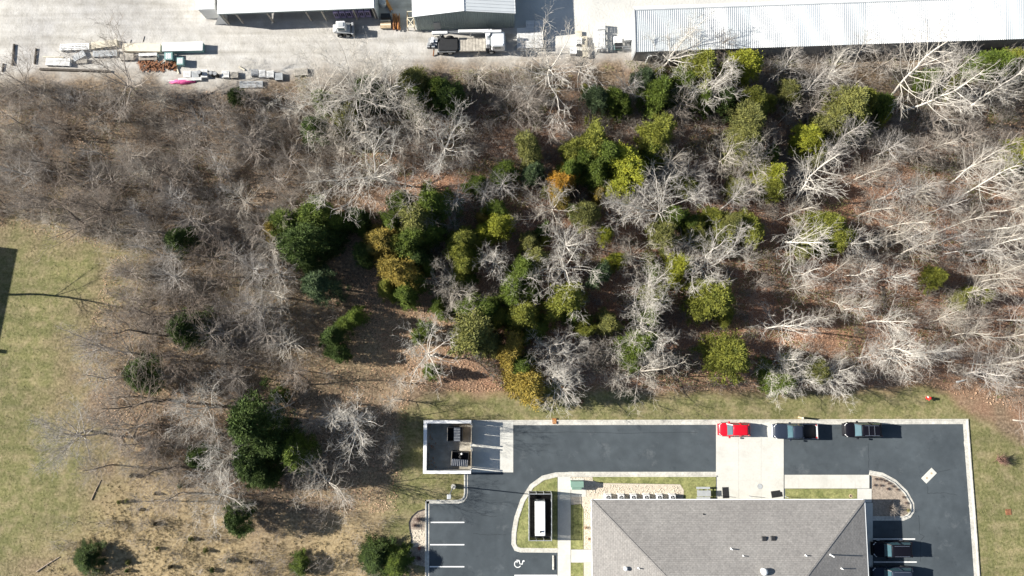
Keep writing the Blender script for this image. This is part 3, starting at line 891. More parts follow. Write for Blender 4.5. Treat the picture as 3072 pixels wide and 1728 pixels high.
# ------------------------------------------------------------------ vehicles
def car(name, u, v, L, Wd, H, paint, kind, label, cat, head=math.pi):
    p = W(u, v, H * 0.55)
    o = empty(name, (p.x, p.y, 0.012), head, label, cat)
    w = Wd / 2
    hood = {'hatch': 0.92, 'suv': 1.05, 'pickup': 1.15}[kind]
    if kind == 'pickup': cab = (L * 0.20, L * 0.10, -L * 0.115, -L * 0.14)
    elif kind == 'suv': cab = (L * 0.245, L * 0.10, -L * 0.40, -L * 0.475)
    else: cab = (L * 0.26, L * 0.08, -L * 0.38, -L * 0.475)
    bh = hood + 0.02

    def sec(x, ww, zt, zb=0.22):
        pts = [(-ww * 0.88, zb), (-ww * 0.985, zb + 0.14), (-ww, zb + 0.4), (-ww * 0.985, zt - 0.13), (-ww * 0.90, zt - 0.02), (-ww * 0.5, zt + 0.015)]
        return [(x, y, z) for y, z in pts] + [(x, -y, z) for y, z in pts[::-1]]
    st = [(L / 2, 0.70, hood - 0.34), (L / 2 - 0.06, 0.82, hood - 0.24), (L / 2 - 0.28, 0.93, hood - 0.13), (L / 2 - 0.6, 0.99, hood - 0.07), (L * 0.25, 1.0, hood), (0, 1.0, bh), (-L * 0.3, 1.0, bh), (-L / 2 + 0.3, 0.985, bh), (-L / 2 + 0.08, 0.93, bh - 0.05), (-L / 2, 0.86, bh - 0.2)]
    if kind == 'pickup': st = [s for s in st if s[0] > -L * 0.14] + [(-L * 0.14, 1.0, bh)]
    body = MB().loft([sec(x, ww * w, zt) for x, ww, zt in st]).build('body', paint, o, True)
    # cabin
    cw, rw = w * 0.93, w * 0.74
    fx, rx0, rx1, bx = cab
    zb, zt = bh - 0.06, H
    def ring(z, f, wd, xa, xb):
        return [(xa, -wd * 0.86, z), (xa - 0.12, -wd, z), (xb + 0.12, -wd, z), (xb, -wd * 0.86, z), (xb, wd * 0.86, z), (xb + 0.12, wd, z), (xa - 0.12, wd, z), (xa, wd * 0.86, z)]
    MB().loft([ring(zb, 0, cw, fx, bx), ring(zt - 0.10, 0, rw * 1.05, rx0 + 0.13, rx1 - 0.03)]).build('windows', M_glass, o)
    MB().loft([ring(zt - 0.11, 0, rw * 1.07, rx0 + 0.06, rx1 - 0.04), ring(zt - 0.03, 0, rw * 1.02, rx0 - 0.02, rx1 + 0.02), ring(zt, 0, rw * 0.86, rx0 - 0.22, rx1 + 0.18)]).build('roof', paint, o, True)
    for s in (-1, 1):
        MB().bar((fx + 0.02, s * cw * 0.95, zb), (rx0 + 0.06, s * rw * 1.0, zt - 0.07), 0.10, 0.06).build('front_pillar', paint, o)
        MB().bar((bx - 0.02, s * cw * 0.93, zb), (rx1 - 0.04, s * rw * 1.0, zt - 0.07), 0.16, 0.08).build('rear_pillar', paint, o)
        MB().bar(((fx + bx) / 2 - 0.1, s * (cw + 0.005), zb), ((rx0 + rx1) / 2 - 0.05, s * rw * 1.07, zt - 0.08), 0.10, 0.04).build('door_pillar', paint, o)
        MB().bev(fx - 0.42, fx - 0.20, s * (w + 0.10) - 0.10, s * (w + 0.10) + 0.10, bh - 0.05, bh + 0.12, 0.03).build('mirror', paint, o)
        MB().loft([[(L / 2 - 0.10 - k * 0.30, s * w * (0.56 + 0.30 * k), hood - 0.31 + 0.07 * k + dz) for dz in (0, 0.10)] + [(L / 2 - 0.02 - k * 0.30, s * w * (0.60 + 0.34 * k), hood - 0.32 + 0.07 * k + dz) for dz in (0.10, 0)] for k in (0, 1)]).build('headlight', M_lamp, o)
        MB().box(-L / 2 - 0.01, -L / 2 + 0.12, s * w * 0.8 - 0.09, s * w * 0.8 + 0.09, bh - 0.35, bh - 0.08).build('tail_light', M_tail, o)
        for x in (L * 0.31, -L * 0.29):
            ty = MB().cyl((x, s * (w - 0.22), 0.34), (x, s * (w + 0.01), 0.34), 0.34, n=16).build('wheel', M_rubber, o)
            MB().cyl((x, s * (w + 0.005), 0.34), (x, s * (w + 0.02), 0.34), 0.21, n=12).build('rim', M_chrome, ty)
        if kind == 'suv':
            MB().bar((rx0 - 0.25, s * rw * 0.88, zt + 0.05), (rx1 + 0.3, s * rw * 0.88, zt + 0.05), 0.045, 0.04).build('roof_rail', M_chrome, o)
    MB().box(L / 2 - 0.05, L / 2 + 0.02, -w * 0.5, w * 0.5, hood - 0.46, hood - 0.33).build('grille', M_chrome if kind == 'pickup' else M_dark, o)
    MB().bev(L / 2 - 0.12, L / 2 + 0.05, -w * 0.85, w * 0.85, 0.28, 0.48, 0.03).build('front_bumper', M_chrome if kind == 'pickup' else paint, o)
    if kind == 'pickup':
        xb0, xb1 = -L * 0.145, -L / 2 + 0.05
        for s in (-1, 1): MB().bev(xb1, xb0, min(s * w, s * (w - 0.12)), max(s * w, s * (w - 0.12)), 0.3, bh, 0.03).build('bed_side', paint, o)
        MB().box(xb1, xb0, -w + 0.12, w - 0.12, 0.45, 0.55).build('bed_floor', M_dark, o)
        MB().box(xb1 - 0.05, xb1, -w + 0.02, w - 0.02, 0.4, bh - 0.02).build('tailgate', M_galv, o)
        MB().bev(xb1 - 0.18, xb1 - 0.05, -w * 0.9, w * 0.9, 0.35, 0.55, 0.03).build('rear_bumper', M_chrome, o)
    return o


car('parked_car', 2204, 1289, 3.95, 1.68, 1.5, M_carred, 'hatch', 'bright red hatchback parked on the concrete driveway', 'car')
car('pickup_truck', 2387, 1294, 5.45, 1.92, 1.85, M_carblue, 'pickup', 'slate blue pickup truck with open bed beside the kerb', 'pickup')
s1 = car('parked_car', 2590, 1290, 4.65, 1.85, 1.75, M_carblk, 'suv', 'black sport utility car with roof rails at the upper kerb', 'car')
for x in (-0.3, -1.0): MB().bar((x, -0.6, 1.8), (x, 0.6, 1.8), 0.05, 0.03).build('roof_crossbar', M_chrome, s1)
car('parked_car', 2679, 1649, 4.75, 1.88, 1.75, M_carblk, 'suv', 'black sport utility car parked between two white lines', 'car')
car('parked_car', 2680, 1727, 4.9, 1.92, 1.8, M_carblue, 'suv', 'dark blue sport utility car cut by the bottom picture edge', 'car')

# ------------------------------------------------------------------ storage yard at the top
YR = math.radians(2.3)


def rotp(o, x, y):
    return o.x + x * math.cos(YR) - y * math.sin(YR), o.y + x * math.sin(YR) + y * math.cos(YR)


# grey gabled building: gable wall faces the woods
A, B = W(1252, 92), W(1543, 82)
gb = empty('metal_building', A, math.atan2(B.y - A.y, B.x - A.x), 'grey gabled metal building with ribbed wall beside the boom truck', 'building')
gw = (B - A).length
he, hp, gd = 4.0, 5.1, 24.0
wl = MB()
n = int(gw / 0.15)
prof = []
for i in range(n + 1):
    x = gw * i / n
    prof.append((x, -0.03 if i % 2 else 0.02))
zt_ = lambda x: he + (hp - he) * (1 - abs(x - gw / 2) / (gw / 2))
for i in range(n):
    (xa, ya), (xb, yb) = prof[i], prof[i + 1]
    wl.add([(xa, ya, 0), (xb, yb, 0), (xb, yb, zt_(xb)), (xa, ya, zt_(xa))], [(0, 1, 2, 3)])
wl.build('gable_wall', M_wallg, gb)
MB().box(0, 0.1, 0.06, gd, 0, he).build('side_wall', M_wallg, gb)
MB().box(gw - 0.1, gw, 0.06, gd, 0, he).build('side_wall', M_wallg, gb)
MB().box(0.1, gw - 0.1, gd - 0.1, gd, 0, he).build('back_wall', M_wallg, gb)
for s in (0, 1):
    xa, xb = (-0.12, gw / 2) if s == 0 else (gw / 2, gw + 0.12)
    za_, zb_ = (he - 0.03, hp) if s == 0 else (hp, he - 0.03)
    rs = MB()
    rs.add([(xa, -0.12, za_ + 0.04), (xb, -0.12, zb_ + 0.04), (xb, gd, zb_ + 0.04), (xa, gd, za_ + 0.04), (xa, -0.12, za_ - 0.02), (xb, -0.12, zb_ - 0.02), (xb, gd, zb_ - 0.02), (xa, gd, za_ - 0.02)], [(0, 1, 2, 3), (4, 7, 6, 5), (0, 4, 5, 1), (1, 5, 6, 2), (2, 6, 7, 3), (3, 7, 4, 0)])
    ro = rs.build('roof_slope', M_roofg, gb)
    for k in range(24):
        y = 0.1 + k * 0.45
        MB().bar((xa, y, za_ + 0.06), (xb, y, zb_ + 0.06), 0.05, 0.04).build('roof_seam', M_roofg, ro)
MB().bar((gw / 2, -0.14, hp + 0.07), (gw / 2, gd, hp + 0.07), 0.25, 0.04).build('ridge_cap', M_white, gb)
for x in (-0.06, gw + 0.06): MB().bar((x, -0.1, he - 0.05), (x, gd, he - 0.05), 0.14, 0.14).build('gutter', M_white, gb)
MB().box(2.35, 3.25, -0.9, -0.05, 0, 0.15).build('door_step', M_conc, gb)
MB().box(2.35, 3.25, -0.06, -0.035, 0.15, 2.2).build('door', M_grey, gb)

# open fronted shed
A, B = W(655, 42, 3.0), W(1122, 24, 3.0)
sh = empty('open_shed', (A.x, A.y, 0), math.atan2(B.y - A.y, B.x - A.x), 'open fronted storage shed with a bright white roof', 'shed')
sw = (B - A).length
MB().add([(0, 0, 3.05), (sw, 0, 3.05), (sw, 11, 3.9), (0, 11, 3.9), (0, 0, 2.95), (sw, 0, 2.95), (sw, 11, 3.8), (0, 11, 3.8)], [(0, 1, 2, 3), (4, 7, 6, 5), (0, 4, 5, 1), (1, 5, 6, 2), (2, 6, 7, 3), (3, 7, 4, 0)]).build('roof', M_white, sh)
fs_ = MB()
for i in range(int(sw / 0.3)): fs_.box(i * 0.3 + 0.02, i * 0.3 + 0.22, -0.06, -0.01, 2.78, 3.05)
fs_.build('fascia', M_wallg, sh)
MB().box(0.1, sw - 0.1, 9.6, 9.8, 0, 3.6).build('back_wall', M_wallg, sh)
MB().box(-0.12, 0.0, 0.0, 9.8, 0, 3.0).build('end_wall', M_white, sh)
MB().box(sw + 0.0, sw + 0.12, -0.05, 9.8, 0, 3.0).build('end_wall', M_galv, sh)
for fx_ in (0.012, 0.105, 0.305, 0.555, 0.655, 0.86, 0.985):
    MB().box(sw * fx_ - 0.09, sw * fx_ + 0.09, 0.02, 0.2, 0, 2.95).build('post', M_wood, sh)
MB().add([(-1.7, 0.1, 0.0), (-0.1, 0.1, 2.6), (-0.1, 0.15, 0.0)], [(0, 1, 2)]).build('end_brace', M_white, sh)
for k in range(6):                               # wrapped bundles on racks under the eave
    x = sw * 0.735 + k * 0.83
    bn = empty('wrapped_bundle', (0, 0, 0), 0, ORD[k] + ' lavender wrapped bundle from left under the open shed eave', 'bundle', 'wrapped bundles under the shed')
    p = sh.matrix_world if False else None
    ca, sa = math.cos(sh.rotation_euler.z), math.sin(sh.rotation_euler.z)
    bn.location = (sh.location.x + x * ca - 0.55 * sa, sh.location.y + x * sa + 0.55 * ca, 0)
    bn.rotation_euler = (0, 0, sh.rotation_euler.z)
    MB().bev(-0.36, 0.36, -0.3, 0.5, 0.12, 1.75, 0.05).build('wrap', M_lav, bn)
    MB().box(-0.38, 0.38, -0.2, 0.4, 0, 0.12).build('pallet_base', M_wood, bn)
    for j in range(2): MB().box(-0.22 + 0.26 * j, -0.06 + 0.26 * j, -0.33, -0.3, 0.7, 1.5).build('dark_label', M_dark, bn)

# small white roof at the top edge, left of the shed
A = W(589, 28, 2.8)
ws_ = empty('white_outbuilding', (A.x, A.y, 0), YR, 'small white roofed outbuilding cut by the top picture edge', 'shed')
MB().box(0.1, 2.25, 0.1, 6, 0, 2.7).build('wall', M_whitebox, ws_)
MB().bev(-0.05, 2.35, -0.05, 6.1, 2.7, 2.82, 0.02).build('roof', M_white, ws_)

# long white roofed building
A, B = W(1908, 153.5, 3.4), W(3072, 114, 3.4)
lb = empty('long_metal_building', (A.x, A.y, 0), math.atan2(B.y - A.y, B.x - A.x), 'long low building with ribbed white metal roof panels', 'building')
ll = (B - A).length * 1.15
sd_ = 5.15
rise = 0.75
MB().box(0.1, ll, 0.25, 0.4, 0, 3.35).build('front_wall', M_grey, lb)
MB().box(0.05, 0.2, 0.4, sd_ + 0.7, 0, 3.35).build('end_wall', M_grey, lb)
MB().box(0.1, ll, sd_ + 0.5, sd_ + 0.65, 0, 3.35).build('back_wall', M_grey, lb)
npan = int(ll / 0.98)
tint = rnd.choice
state = 1.0
for k in range(npan):
    xa, xb = ll * k / npan, ll * (k + 1) / npan
    if k % 3 == 0: state = rnd.choice([1.0, 1.0, 1.0, 0.9, 0.8])
    if k < 9: state = 0.78
    pm = MB()
    m_ = 4
    for i in range(m_):
        q0, q1 = xa + (xb - xa) * i / m_, xa + (xb - xa) * (i + 1) / m_ - 0.004
        h0 = 3.42
        pm.add([(q0, -0.12, h0), (q1, -0.12, h0), (q1, sd_, h0 + rise), (q0, sd_, h0 + rise)], [(0, 1, 2, 3)])
        pm.bar((q0 + 0.03, -0.12, h0 + 0.02), (q0 + 0.03, sd_, h0 + rise + 0.02), 0.05, 0.05)
    s_ = state * rnd.uniform(0.96, 1.0)
    pm.build('roof_panel', M_roofw, lb, color=(s_ * (1 if state > 0.9 else 0.96), s_, s_ * (1.0 if state > 0.9 else 1.03)))
MB().add([(0, sd_, 3.42 + rise), (ll, sd_, 3.42 + rise), (ll, sd_ + 0.85, 3.5), (0, sd_ + 0.85, 3.5)], [(0, 1, 2, 3)]).build('rear_slope', M_roofw, lb, color=(1, 1, 1))
MB().bar((0, sd_, 3.46 + rise), (ll, sd_, 3.46 + rise), 0.16, 0.05).build('ridge_cap', M_galv, lb)
MB().bar((-0.03, -0.12, 3.45), (-0.03, sd_, 3.45 + rise), 0.08, 0.14).build('gable_trim', M_grey, lb)
fp = empty('upright_board', W(1941, 188), math.radians(12), 'white upright board at the corner of the long white roof', 'board')
MB().box(-0.25, 0.25, -0.04, 0.04, 0, 2.1).build('sheet', M_white, fp)
MB().box(-0.3, 0.3, -0.08, 0.08, 0, 0.08).build('foot', M_grey, fp)

# boom truck
A = W(1399, 130, 1.0)
bt = empty('boom_truck', (A.x, A.y, 0), math.radians(1.0), 'white boom truck with black tank deck parked by the grey building', 'truck')
bx0 = -5.1
MB().box(-4.6, 4.4, -0.45, 0.45, 0.55, 0.85).build('chassis', M_dark, bt)
for x in (-3.4, -2.2, 3.3):
    for s in (-1, 1):
        w_ = MB().cyl((x, s * 0.78, 0.52), (x, s * 1.12, 0.52), 0.52, n=16).build('wheel', M_rubber, bt)
        MB().cyl((x, s * 1.12, 0.52), (x, s * 1.15, 0.52), 0.27, n=12).build('rim', M_galv, w_)
MB().bev(-3.75, -1.05, -1.15, 0.75, 0.85, 1.35, 0.12).build('tank_deck', M_dark, bt)
for x in (-3.2, -2.0): MB().bev(x - 0.6, x + 0.6, -1.22, -0.85, 1.06, 1.14, 0.03).build('fender', M_galv, bt)
MB().bev(-1.0, 2.55, -1.15, 0.75, 0.9, 1.12, 0.03).build('flatbed', M_wood, bt)
for k in range(8): MB().box(-0.95 + k * 0.44, -0.55 + k * 0.44, -1.12, 0.7, 1.12, 1.15).build('deck_plank', M_wood, bt)
cb = MB().bev(3.3, 5.1, -1.05, 0.95, 0.75, 2.35, 0.15).build('cab', M_truckw, bt)
MB().loft([[(x, y, z) for x, y, z in ((3.45, s * 0.0 - 0.95, 1.7), (3.38, -0.95, 2.2), (3.38, 0.85, 2.2), (3.45, 0.85, 1.7))] for s in (0,)] * 1 + [[(3.25, -0.95, 1.6), (3.25, -0.95, 2.2), (3.25, 0.85, 2.2), (3.25, 0.85, 1.6)]]).build('rear_window', M_glass, cb)
MB().box(3.75, 4.55, -1.08, -1.04, 1.55, 2.15).build('side_window', M_glass, cb)
MB().box(5.08, 5.13, -0.85, 0.75, 1.55, 2.1).build('windshield', M_glass, cb)
MB().box(5.05, 5.25, -1.05, 0.95, 0.5, 0.8).build('front_bumper', M_galv, bt)
MB().bev(2.65, 3.15, -0.75, -0.1, 1.0, 2.2, 0.05).build('operator_box', M_truckw, bt)
MB().cyl((2.9, 0.6, 0.85), (2.9, 0.6, 2.5), 0.32, n=12).build('turret', M_truckw, bt)
MB().bev(-0.95, 3.0, 0.85, 1.22, 2.1, 2.45, 0.04).build('boom_section', M_white, bt)
MB().bev(2.3, 4.7, 0.7, 1.0, 2.46, 2.7, 0.04).build('boom_section', M_white, bt)
MB().bev(-4.4, -2.35, 0.72, 1.08, 2.05, 2.42, 0.04).build('boom_tip', M_white, bt)
for y in (0.85, 1.05): MB().bar((-2.4, y, 2.25), (-0.9, y + 0.05, 2.25), 0.05, 0.05).build('boom_rod', M_galv, bt)
MB().cyl((-3.4, 0.9, 0.85), (-3.4, 0.9, 2.06), 0.09).build('boom_rest', M_grey, bt)
MB().cyl((0.6, 1.0, 0.85), (0.6, 1.0, 2.1), 0.09).build('boom_rest', M_grey, bt)
for k in range(7):
    x, y = -5.0 + rnd.uniform(0, 1.0), rnd.uniform(-0.55, 0.85)
    MB().bev(x - 0.22, x + 0.22, y - 0.16, y + 0.16, 0.85, 1.2 + rnd.uniform(0, 0.8), 0.03).build('gearbox', rnd.choice([M_truckw, M_galv, M_grey]), bt)
MB().box(-5.05, -3.8, -0.6, 0.9, 0.75, 0.88).build('rear_deck', M_grey, bt)
for x in (2.75, 3.15): MB().bev(x, x + 0.3, 1.3, 1.65, 1.3, 1.7, 0.05).build('side_tank', M_white, bt)
MB().box(2.6, 3.6, 1.1, 1.7, 1.2, 1.3).build('side_shelf', M_grey, bt)
for s in (-1, 1): MB().bar((-4.3, s * 0.5, 0.8), (-4.5, s * 1.25, 0.05), 0.14, 0.14).build('outrigger', M_rust if s < 0 else M_grey, bt)

# white skid loader by the shed
A = W(1030, 84, 1.0)
sk = empty('skid_loader', (A.x, A.y, 0), math.radians(2), 'white cab skid loader parked in front of the open shed', 'loader')
for x in (-0.55, 0.5):
    for s in (-1, 1):
        w_ = MB().cyl((x, s * 0.55, 0.4), (x, s * 0.85, 0.4), 0.4, n=14).build('wheel', M_rubber, sk)
        MB().cyl((x, s * 0.85, 0.4), (x, s * 0.87, 0.4), 0.2, n=10).build('rim', M_galv, w_)
MB().bev(-1.0, 0.9, -0.55, 0.55, 0.35, 1.0, 0.08).build('body', M_galv, sk)
cb = MB().bev(-0.75, 0.45, -0.45, 0.5, 1.0, 2.0, 0.06).build('cab', M_white, sk)
MB().box(-0.55, 0.3, -0.46, -0.44, 1.25, 1.85).build('side_window', M_glass, cb)
MB().bev(-0.5, 0.25, -0.3, 0.3, 2.0, 2.08, 0.03).build('roof_hatch', M_galv, sk)
for s in (-1, 1):
    MB().bar((-0.9, s * 0.68, 1.2), (1.1, s * 0.68, 0.75), 0.12, 0.16).build('lift_arm', M_galv, sk)
MB().bev(1.05, 1.35, -0.85, 0.85, 0.2, 0.9, 0.05).build('bucket', M_grey, sk)
MB().bev(-1.35, -0.95, -0.5, 0.5, 0.5, 1.1, 0.06).build('engine_cover', M_white, sk)
rk = empty('wire_rack', W(1075, 92), math.radians(-4), 'low wire rack lying behind the white skid loader', 'rack')
for i in range(5): MB().bar((-0.75, -0.5 + i * 0.25, 0.35), (0.75, -0.5 + i * 0.25, 0.35), 0.03, 0.03).build('wire', M_grey, rk)
for i in range(4): MB().bar((-0.7 + i * 0.47, -0.52, 0.3), (-0.7 + i * 0.47, 0.52, 0.3), 0.03, 0.03).build('cross_wire', M_grey, rk)
for x in (-0.7, 0.7):
    for y in (-0.48, 0.48): MB().box(x - 0.02, x + 0.02, y - 0.02, y + 0.02, 0, 0.33).build('leg', M_grey, rk)

# material piles between the buildings
lu = empty('lumber_stack', W(1157, 70, 0.6), YR, 'stack of tan lumber on bearers beside rusty steel', 'lumber')
lu.location.z = 0
for i in range(6):
    for j in range(2): MB().box(-0.75, 0.65, -0.55 + i * 0.19, -0.38 + i * 0.19, 0.12 + j * 0.18, 0.28 + j * 0.18).build('plank', M_wood2 if (i + j) % 3 else M_cream, lu)
for x in (-0.5, 0.45): MB().box(x - 0.05, x + 0.05, -0.6, 0.65, 0, 0.12).build('bearer', M_wood, lu)
MB().box(-0.6, 0.62, 0.62, 1.25, 0.0, 0.9).build('dark_crate', M_dark, lu)
st_ = empty('steel_bundle', W(1187, 62, 0.5), YR, 'bundle of rusty orange steel bars standing in a pile', 'steel')
st_.location.z = 0
for i in range(22):
    x = rnd.uniform(-0.5, 0.55)
    MB().bar((x, -1.1 + rnd.uniform(-0.2, 0.3), 0.1 + rnd.uniform(0, 0.4)), (x * 0.8 + rnd.uniform(-0.15, 0.15), 1.0 + rnd.uniform(-0.4, 0.1), 0.12 + rnd.uniform(0, 0.5)), 0.09, 0.07).build('steel_bar', M_rust if i % 3 else M_orange, st_)
for y in (-0.7, 0.6): MB().box(-0.6, 0.6, y - 0.06, y + 0.06, 0, 0.1).build('bearer', M_wood, st_)
ob = empty('orange_beam', W(1166, 16, 0.3), math.radians(-62), 'thick orange wooden beam lying between shed and grey building', 'beam')
ob.location.z = 0
MB().bev(-0.8, 0.8, -0.2, 0.2, 0, 0.35, 0.03).build('beam', M_orange, ob)
MB().box(0.8, 0.95, -0.12, 0.12, 0.05, 0.3).build('end_cap', M_galv, ob)
tk = empty('round_tank', W(1147, 5, 0.8), 0, 'white round tank at the top edge beside the shed', 'tank')
tk.location.z = 0
MB().cyl((0, 0, 0), (0, 0, 0.8), 0.45, n=18).build('shell', M_white, tk)
MB().cyl((0, 0, 0.8), (0, 0, 0.9), 0.45, 0.15, 18).build('top_cone', M_galv, tk)
sc_ = empty('timber_frame', W(1233, 62, 0.6), YR, 'weathered timber rack frame against the grey building', 'frame')
sc_.location.z = 0
for x in (-0.45, 0.45):
    MB().bar((x, -1.15, 1.0), (x, 1.1, 1.0), 0.1, 0.1).build('side_rail', M_wood2, sc_)
    for y in (-1.05, 1.0): MB().box(x - 0.05, x + 0.05, y - 0.05, y + 0.05, 0, 0.95).build('leg', M_wood2, sc_)
for a_, b_ in (((-0.45, -1.1), (0.45, -1.1)), ((-0.45, 0.2), (0.45, 0.2)), ((-0.45, -1.1), (0.45, 0.1)), ((0.45, -1.1), (-0.45, 0.1)), ((-0.45, 1.05), (0.45, 1.05))):
    MB().bar((*a_, 1.07), (*b_, 1.07), 0.08, 0.05).build('brace', M_cream, sc_)


# crates: open lattice bins
def make_crate():
    o = empty('lattice_crate', (0, 0, 0))
    w, d, h = 0.53, 0.44, 0.85
    for x in (-w, w):
        for y in (-d, d): MB().box(x - 0.04, x + 0.04, y - 0.04, y + 0.04, 0, h).build('corner_post', M_whitebox, o)
    for z in (0.06, 0.34, 0.62, h - 0.05):
        for y in (-d, d): MB().box(-w, w, y - 0.02, y + 0.02, z - 0.05, z + 0.05).build('side_slat', M_whitebox, o)
        for x in (-w, w): MB().box(x - 0.02, x + 0.02, -d, d, z - 0.05, z + 0.05).build('side_slat', M_whitebox, o)
    for i in range(6): MB().box(-w + 0.03 + i * 0.182, -w + 0.12 + i * 0.182, -d, d, h, h + 0.02).build('lid_slat', M_whitebox, o)
    for i in range(5): MB().box(-w, w, -d + 0.01 + i * 0.193, -d + 0.09 + i * 0.193, h + 0.02, h + 0.04).build('lid_slat', M_whitebox, o)
    MB().box(-w + 0.05, w - 0.05, -d + 0.05, d - 0.05, 0.05, 0.1).build('base', M_grey, o)
    return o


crate0 = make_crate()
cr_spots = []
for ci, (u, nm, v0) in enumerate(((1564, 'left', 90), (1589, 'middle', 71), (1616, 'right', 71))):
    for k in range(4 if ci else 3):
        row = k if ci else k + 1
        cr_spots.append((u + (2 if k == 0 and ci else 0), 71 + row * 20.5 + (0 if ci else 1.5), 0.9, ['top', 'second', 'third', 'bottom'][row] + ' white lattice crate in the %s column of crates' % nm))
cr_spots += [(1804, 78, 0.9, 'white lattice crate at top of the sunlit crate row'), (1803, 101, 0.9, 'white slatted crate second from top of the sunlit row'), (1803, 121, 0.9, 'white crate third from top of the sunlit crate row'), (1804, 137, 0.9, 'white crate lowest in the sunlit crate row'), (1855, 118, 0.9, 'white lattice crate right of the sunlit crate row')]
for i, (u, v, h, lab) in enumerate(cr_spots):
    o = crate0 if i == 0 else copy_tree(crate0)
    p = W(u, v, h)
    o.location = (p.x, p.y, 0)
    o.rotation_euler = (0, 0, YR + rnd.uniform(-0.03, 0.03))
    tag(o, lab, 'crate', 'white lattice crates in the yard')


# pallets
def make_pallet(L, Wd, H, ns, m, name='slatted_pallet', along=True):
    o = empty(name, (0, 0, 0))
    for i in range(ns):
        y = -Wd / 2 + (i + 0.5) * Wd / ns
        MB().box(-L / 2, L / 2, y - Wd / ns * 0.33, y + Wd / ns * 0.33, H - 0.03, H).build('slat', m, o)
    nb = max(2, int(L / 0.9) + 1)
    for i in range(nb):
        x = -L / 2 + 0.08 + i * (L - 0.16) / (nb - 1)
        MB().box(x - 0.05, x + 0.05, -Wd / 2, Wd / 2, 0, H - 0.03).build('bearer', m, o)
    return o


PL = [  # u, v, length, width, height, slats, angle, material, label
    (223, 140, 3.9, 0.95, 0.5, 4, 0, M_whitebox, 'long white slatted rack at upper left of the pallet pile'),
    (312, 132, 3.4, 0.95, 0.5, 5, 5, M_cream, 'cream slatted rack tilted beside the cream box'),
    (173, 185, 3.2, 1.05, 0.45, 6, -4, M_whitebox, 'large white slatted pallet nearest the lying posts'),
    (236, 167, 1.7, 0.9, 0.35, 5, 28, M_galv, 'grey slatted pallet turned askew behind bare branches'),
    (314, 160, 3.2, 0.85, 0.4, 5, 0, M_galv, 'long grey slatted pallet under the bare branches'),
    (380, 170, 1.8, 0.9, 0.45, 5, 0, M_wood, 'weathered grey pallet left of the slatted bench stack'),
    (443, 163, 2.4, 0.42, 0.7, 3, 0, M_whitebox, 'narrow pale slatted bench top below the cream box'),
    (443, 175, 2.4, 0.48, 0.35, 3, 0, M_wood, 'narrow weathered bench seat below the cream box'),
    (245, 184, 1.4, 0.5, 0.3, 4, 3, M_wood, 'small weathered pallet right of the large white pallet'),
    (561, 222, 0.95, 0.9, 0.5, 5, 0, M_whitebox, 'first pale pallet in the row above the pink tarp'),
    (585, 222, 0.95, 0.85, 0.45, 5, 4, M_galv, 'second grey pallet in the row above the pink tarp'),
    (612, 220, 1.1, 0.9, 0.45, 5, 90, M_whitebox, 'pale pallet turned upright above the pink tarp end'),
    (676, 222, 0.95, 0.95, 0.5, 5, 0, M_whitebox, 'clean white pallet between dark drums and weathered pallet'),
    (702, 224, 1.0, 0.85, 0.45, 5, 3, M_wood, 'weathered pallet at right end of the pallet row'),
    (763, 217, 0.95, 0.9, 0.5, 5, 2, M_grey, 'dark grey pallet at left of the last pallet group'),
    (786, 220, 1.0, 0.9, 0.45, 5, 92, M_whitebox, 'white pallet turned sideways in the last pallet group'),
    (810, 222, 0.95, 0.95, 0.55, 5, 0, M_whitebox, 'bright white pallet in the last pallet group'),
    (836, 229, 1.0, 1.0, 0.45, 6, 1, M_galv, 'grey pallet at right end of the last pallet group'),
    (753, 253, 3.1, 0.9, 0.3, 5, -1, M_galv, 'long grey slatted platform below the last pallet group'),
    (569, 237, 3.1, 0.42, 0.4, 3, 0, M_whitebox, 'long white railing rack just above the pink tarp'),
    (1737, 103, 1.1, 0.8, 0.35, 5, 90, M_cream, 'cream pallet alone on the sunlit concrete'),
    (1752, 121, 1.2, 0.9, 0.4, 5, 90, M_cream, 'cream pallet left of the sunlit crate row'),
    (1737, 122, 0.8, 0.9, 0.7, 4, 0, M_whitebox, 'white slatted box at the shadow edge on concrete'),
    (1755, 146, 2.2, 0.7, 0.5, 6, 90, M_cream, 'low cream slatted pallet stack at the yard edge'),
    (902, 215, 1.8, 1.0, 0.4, 6, 2, M_wood, 'weathered pallet seen through the large white branches'),
]
for (u, v, L, Wd, H, ns, an, m, lab) in PL:
    o = make_pallet(L, Wd, H, ns, m)
    p = W(u, v, H)
    o.location = (p.x, p.y, 0); o.rotation_euler = (0, 0, YR + math.radians(an))
    tag(o, lab, 'pallet', 'pallets and racks in the yard')


def bin_(name, u, v, L, Wd, H, body, top, label, cat, an=0):
    p = W(u, v, H)
    o = empty(name, (p.x, p.y, 0), YR + math.radians(an), label, cat)
    MB().bev(-L / 2, L / 2, -Wd / 2, Wd / 2, 0.06, H - 0.06, 0.03).build('box', body, o)
    MB().bev(-L / 2 - 0.04, L / 2 + 0.04, -Wd / 2 - 0.04, Wd / 2 + 0.04, H - 0.06, H, 0.02).build('lid', top, o)
    for x in (-L / 2 + 0.2, L / 2 - 0.2): MB().box(x - 0.08, x + 0.08, -Wd / 2 + 0.05, Wd / 2 - 0.05, 0, 0.06).build('foot', M_wood, o)
    return o


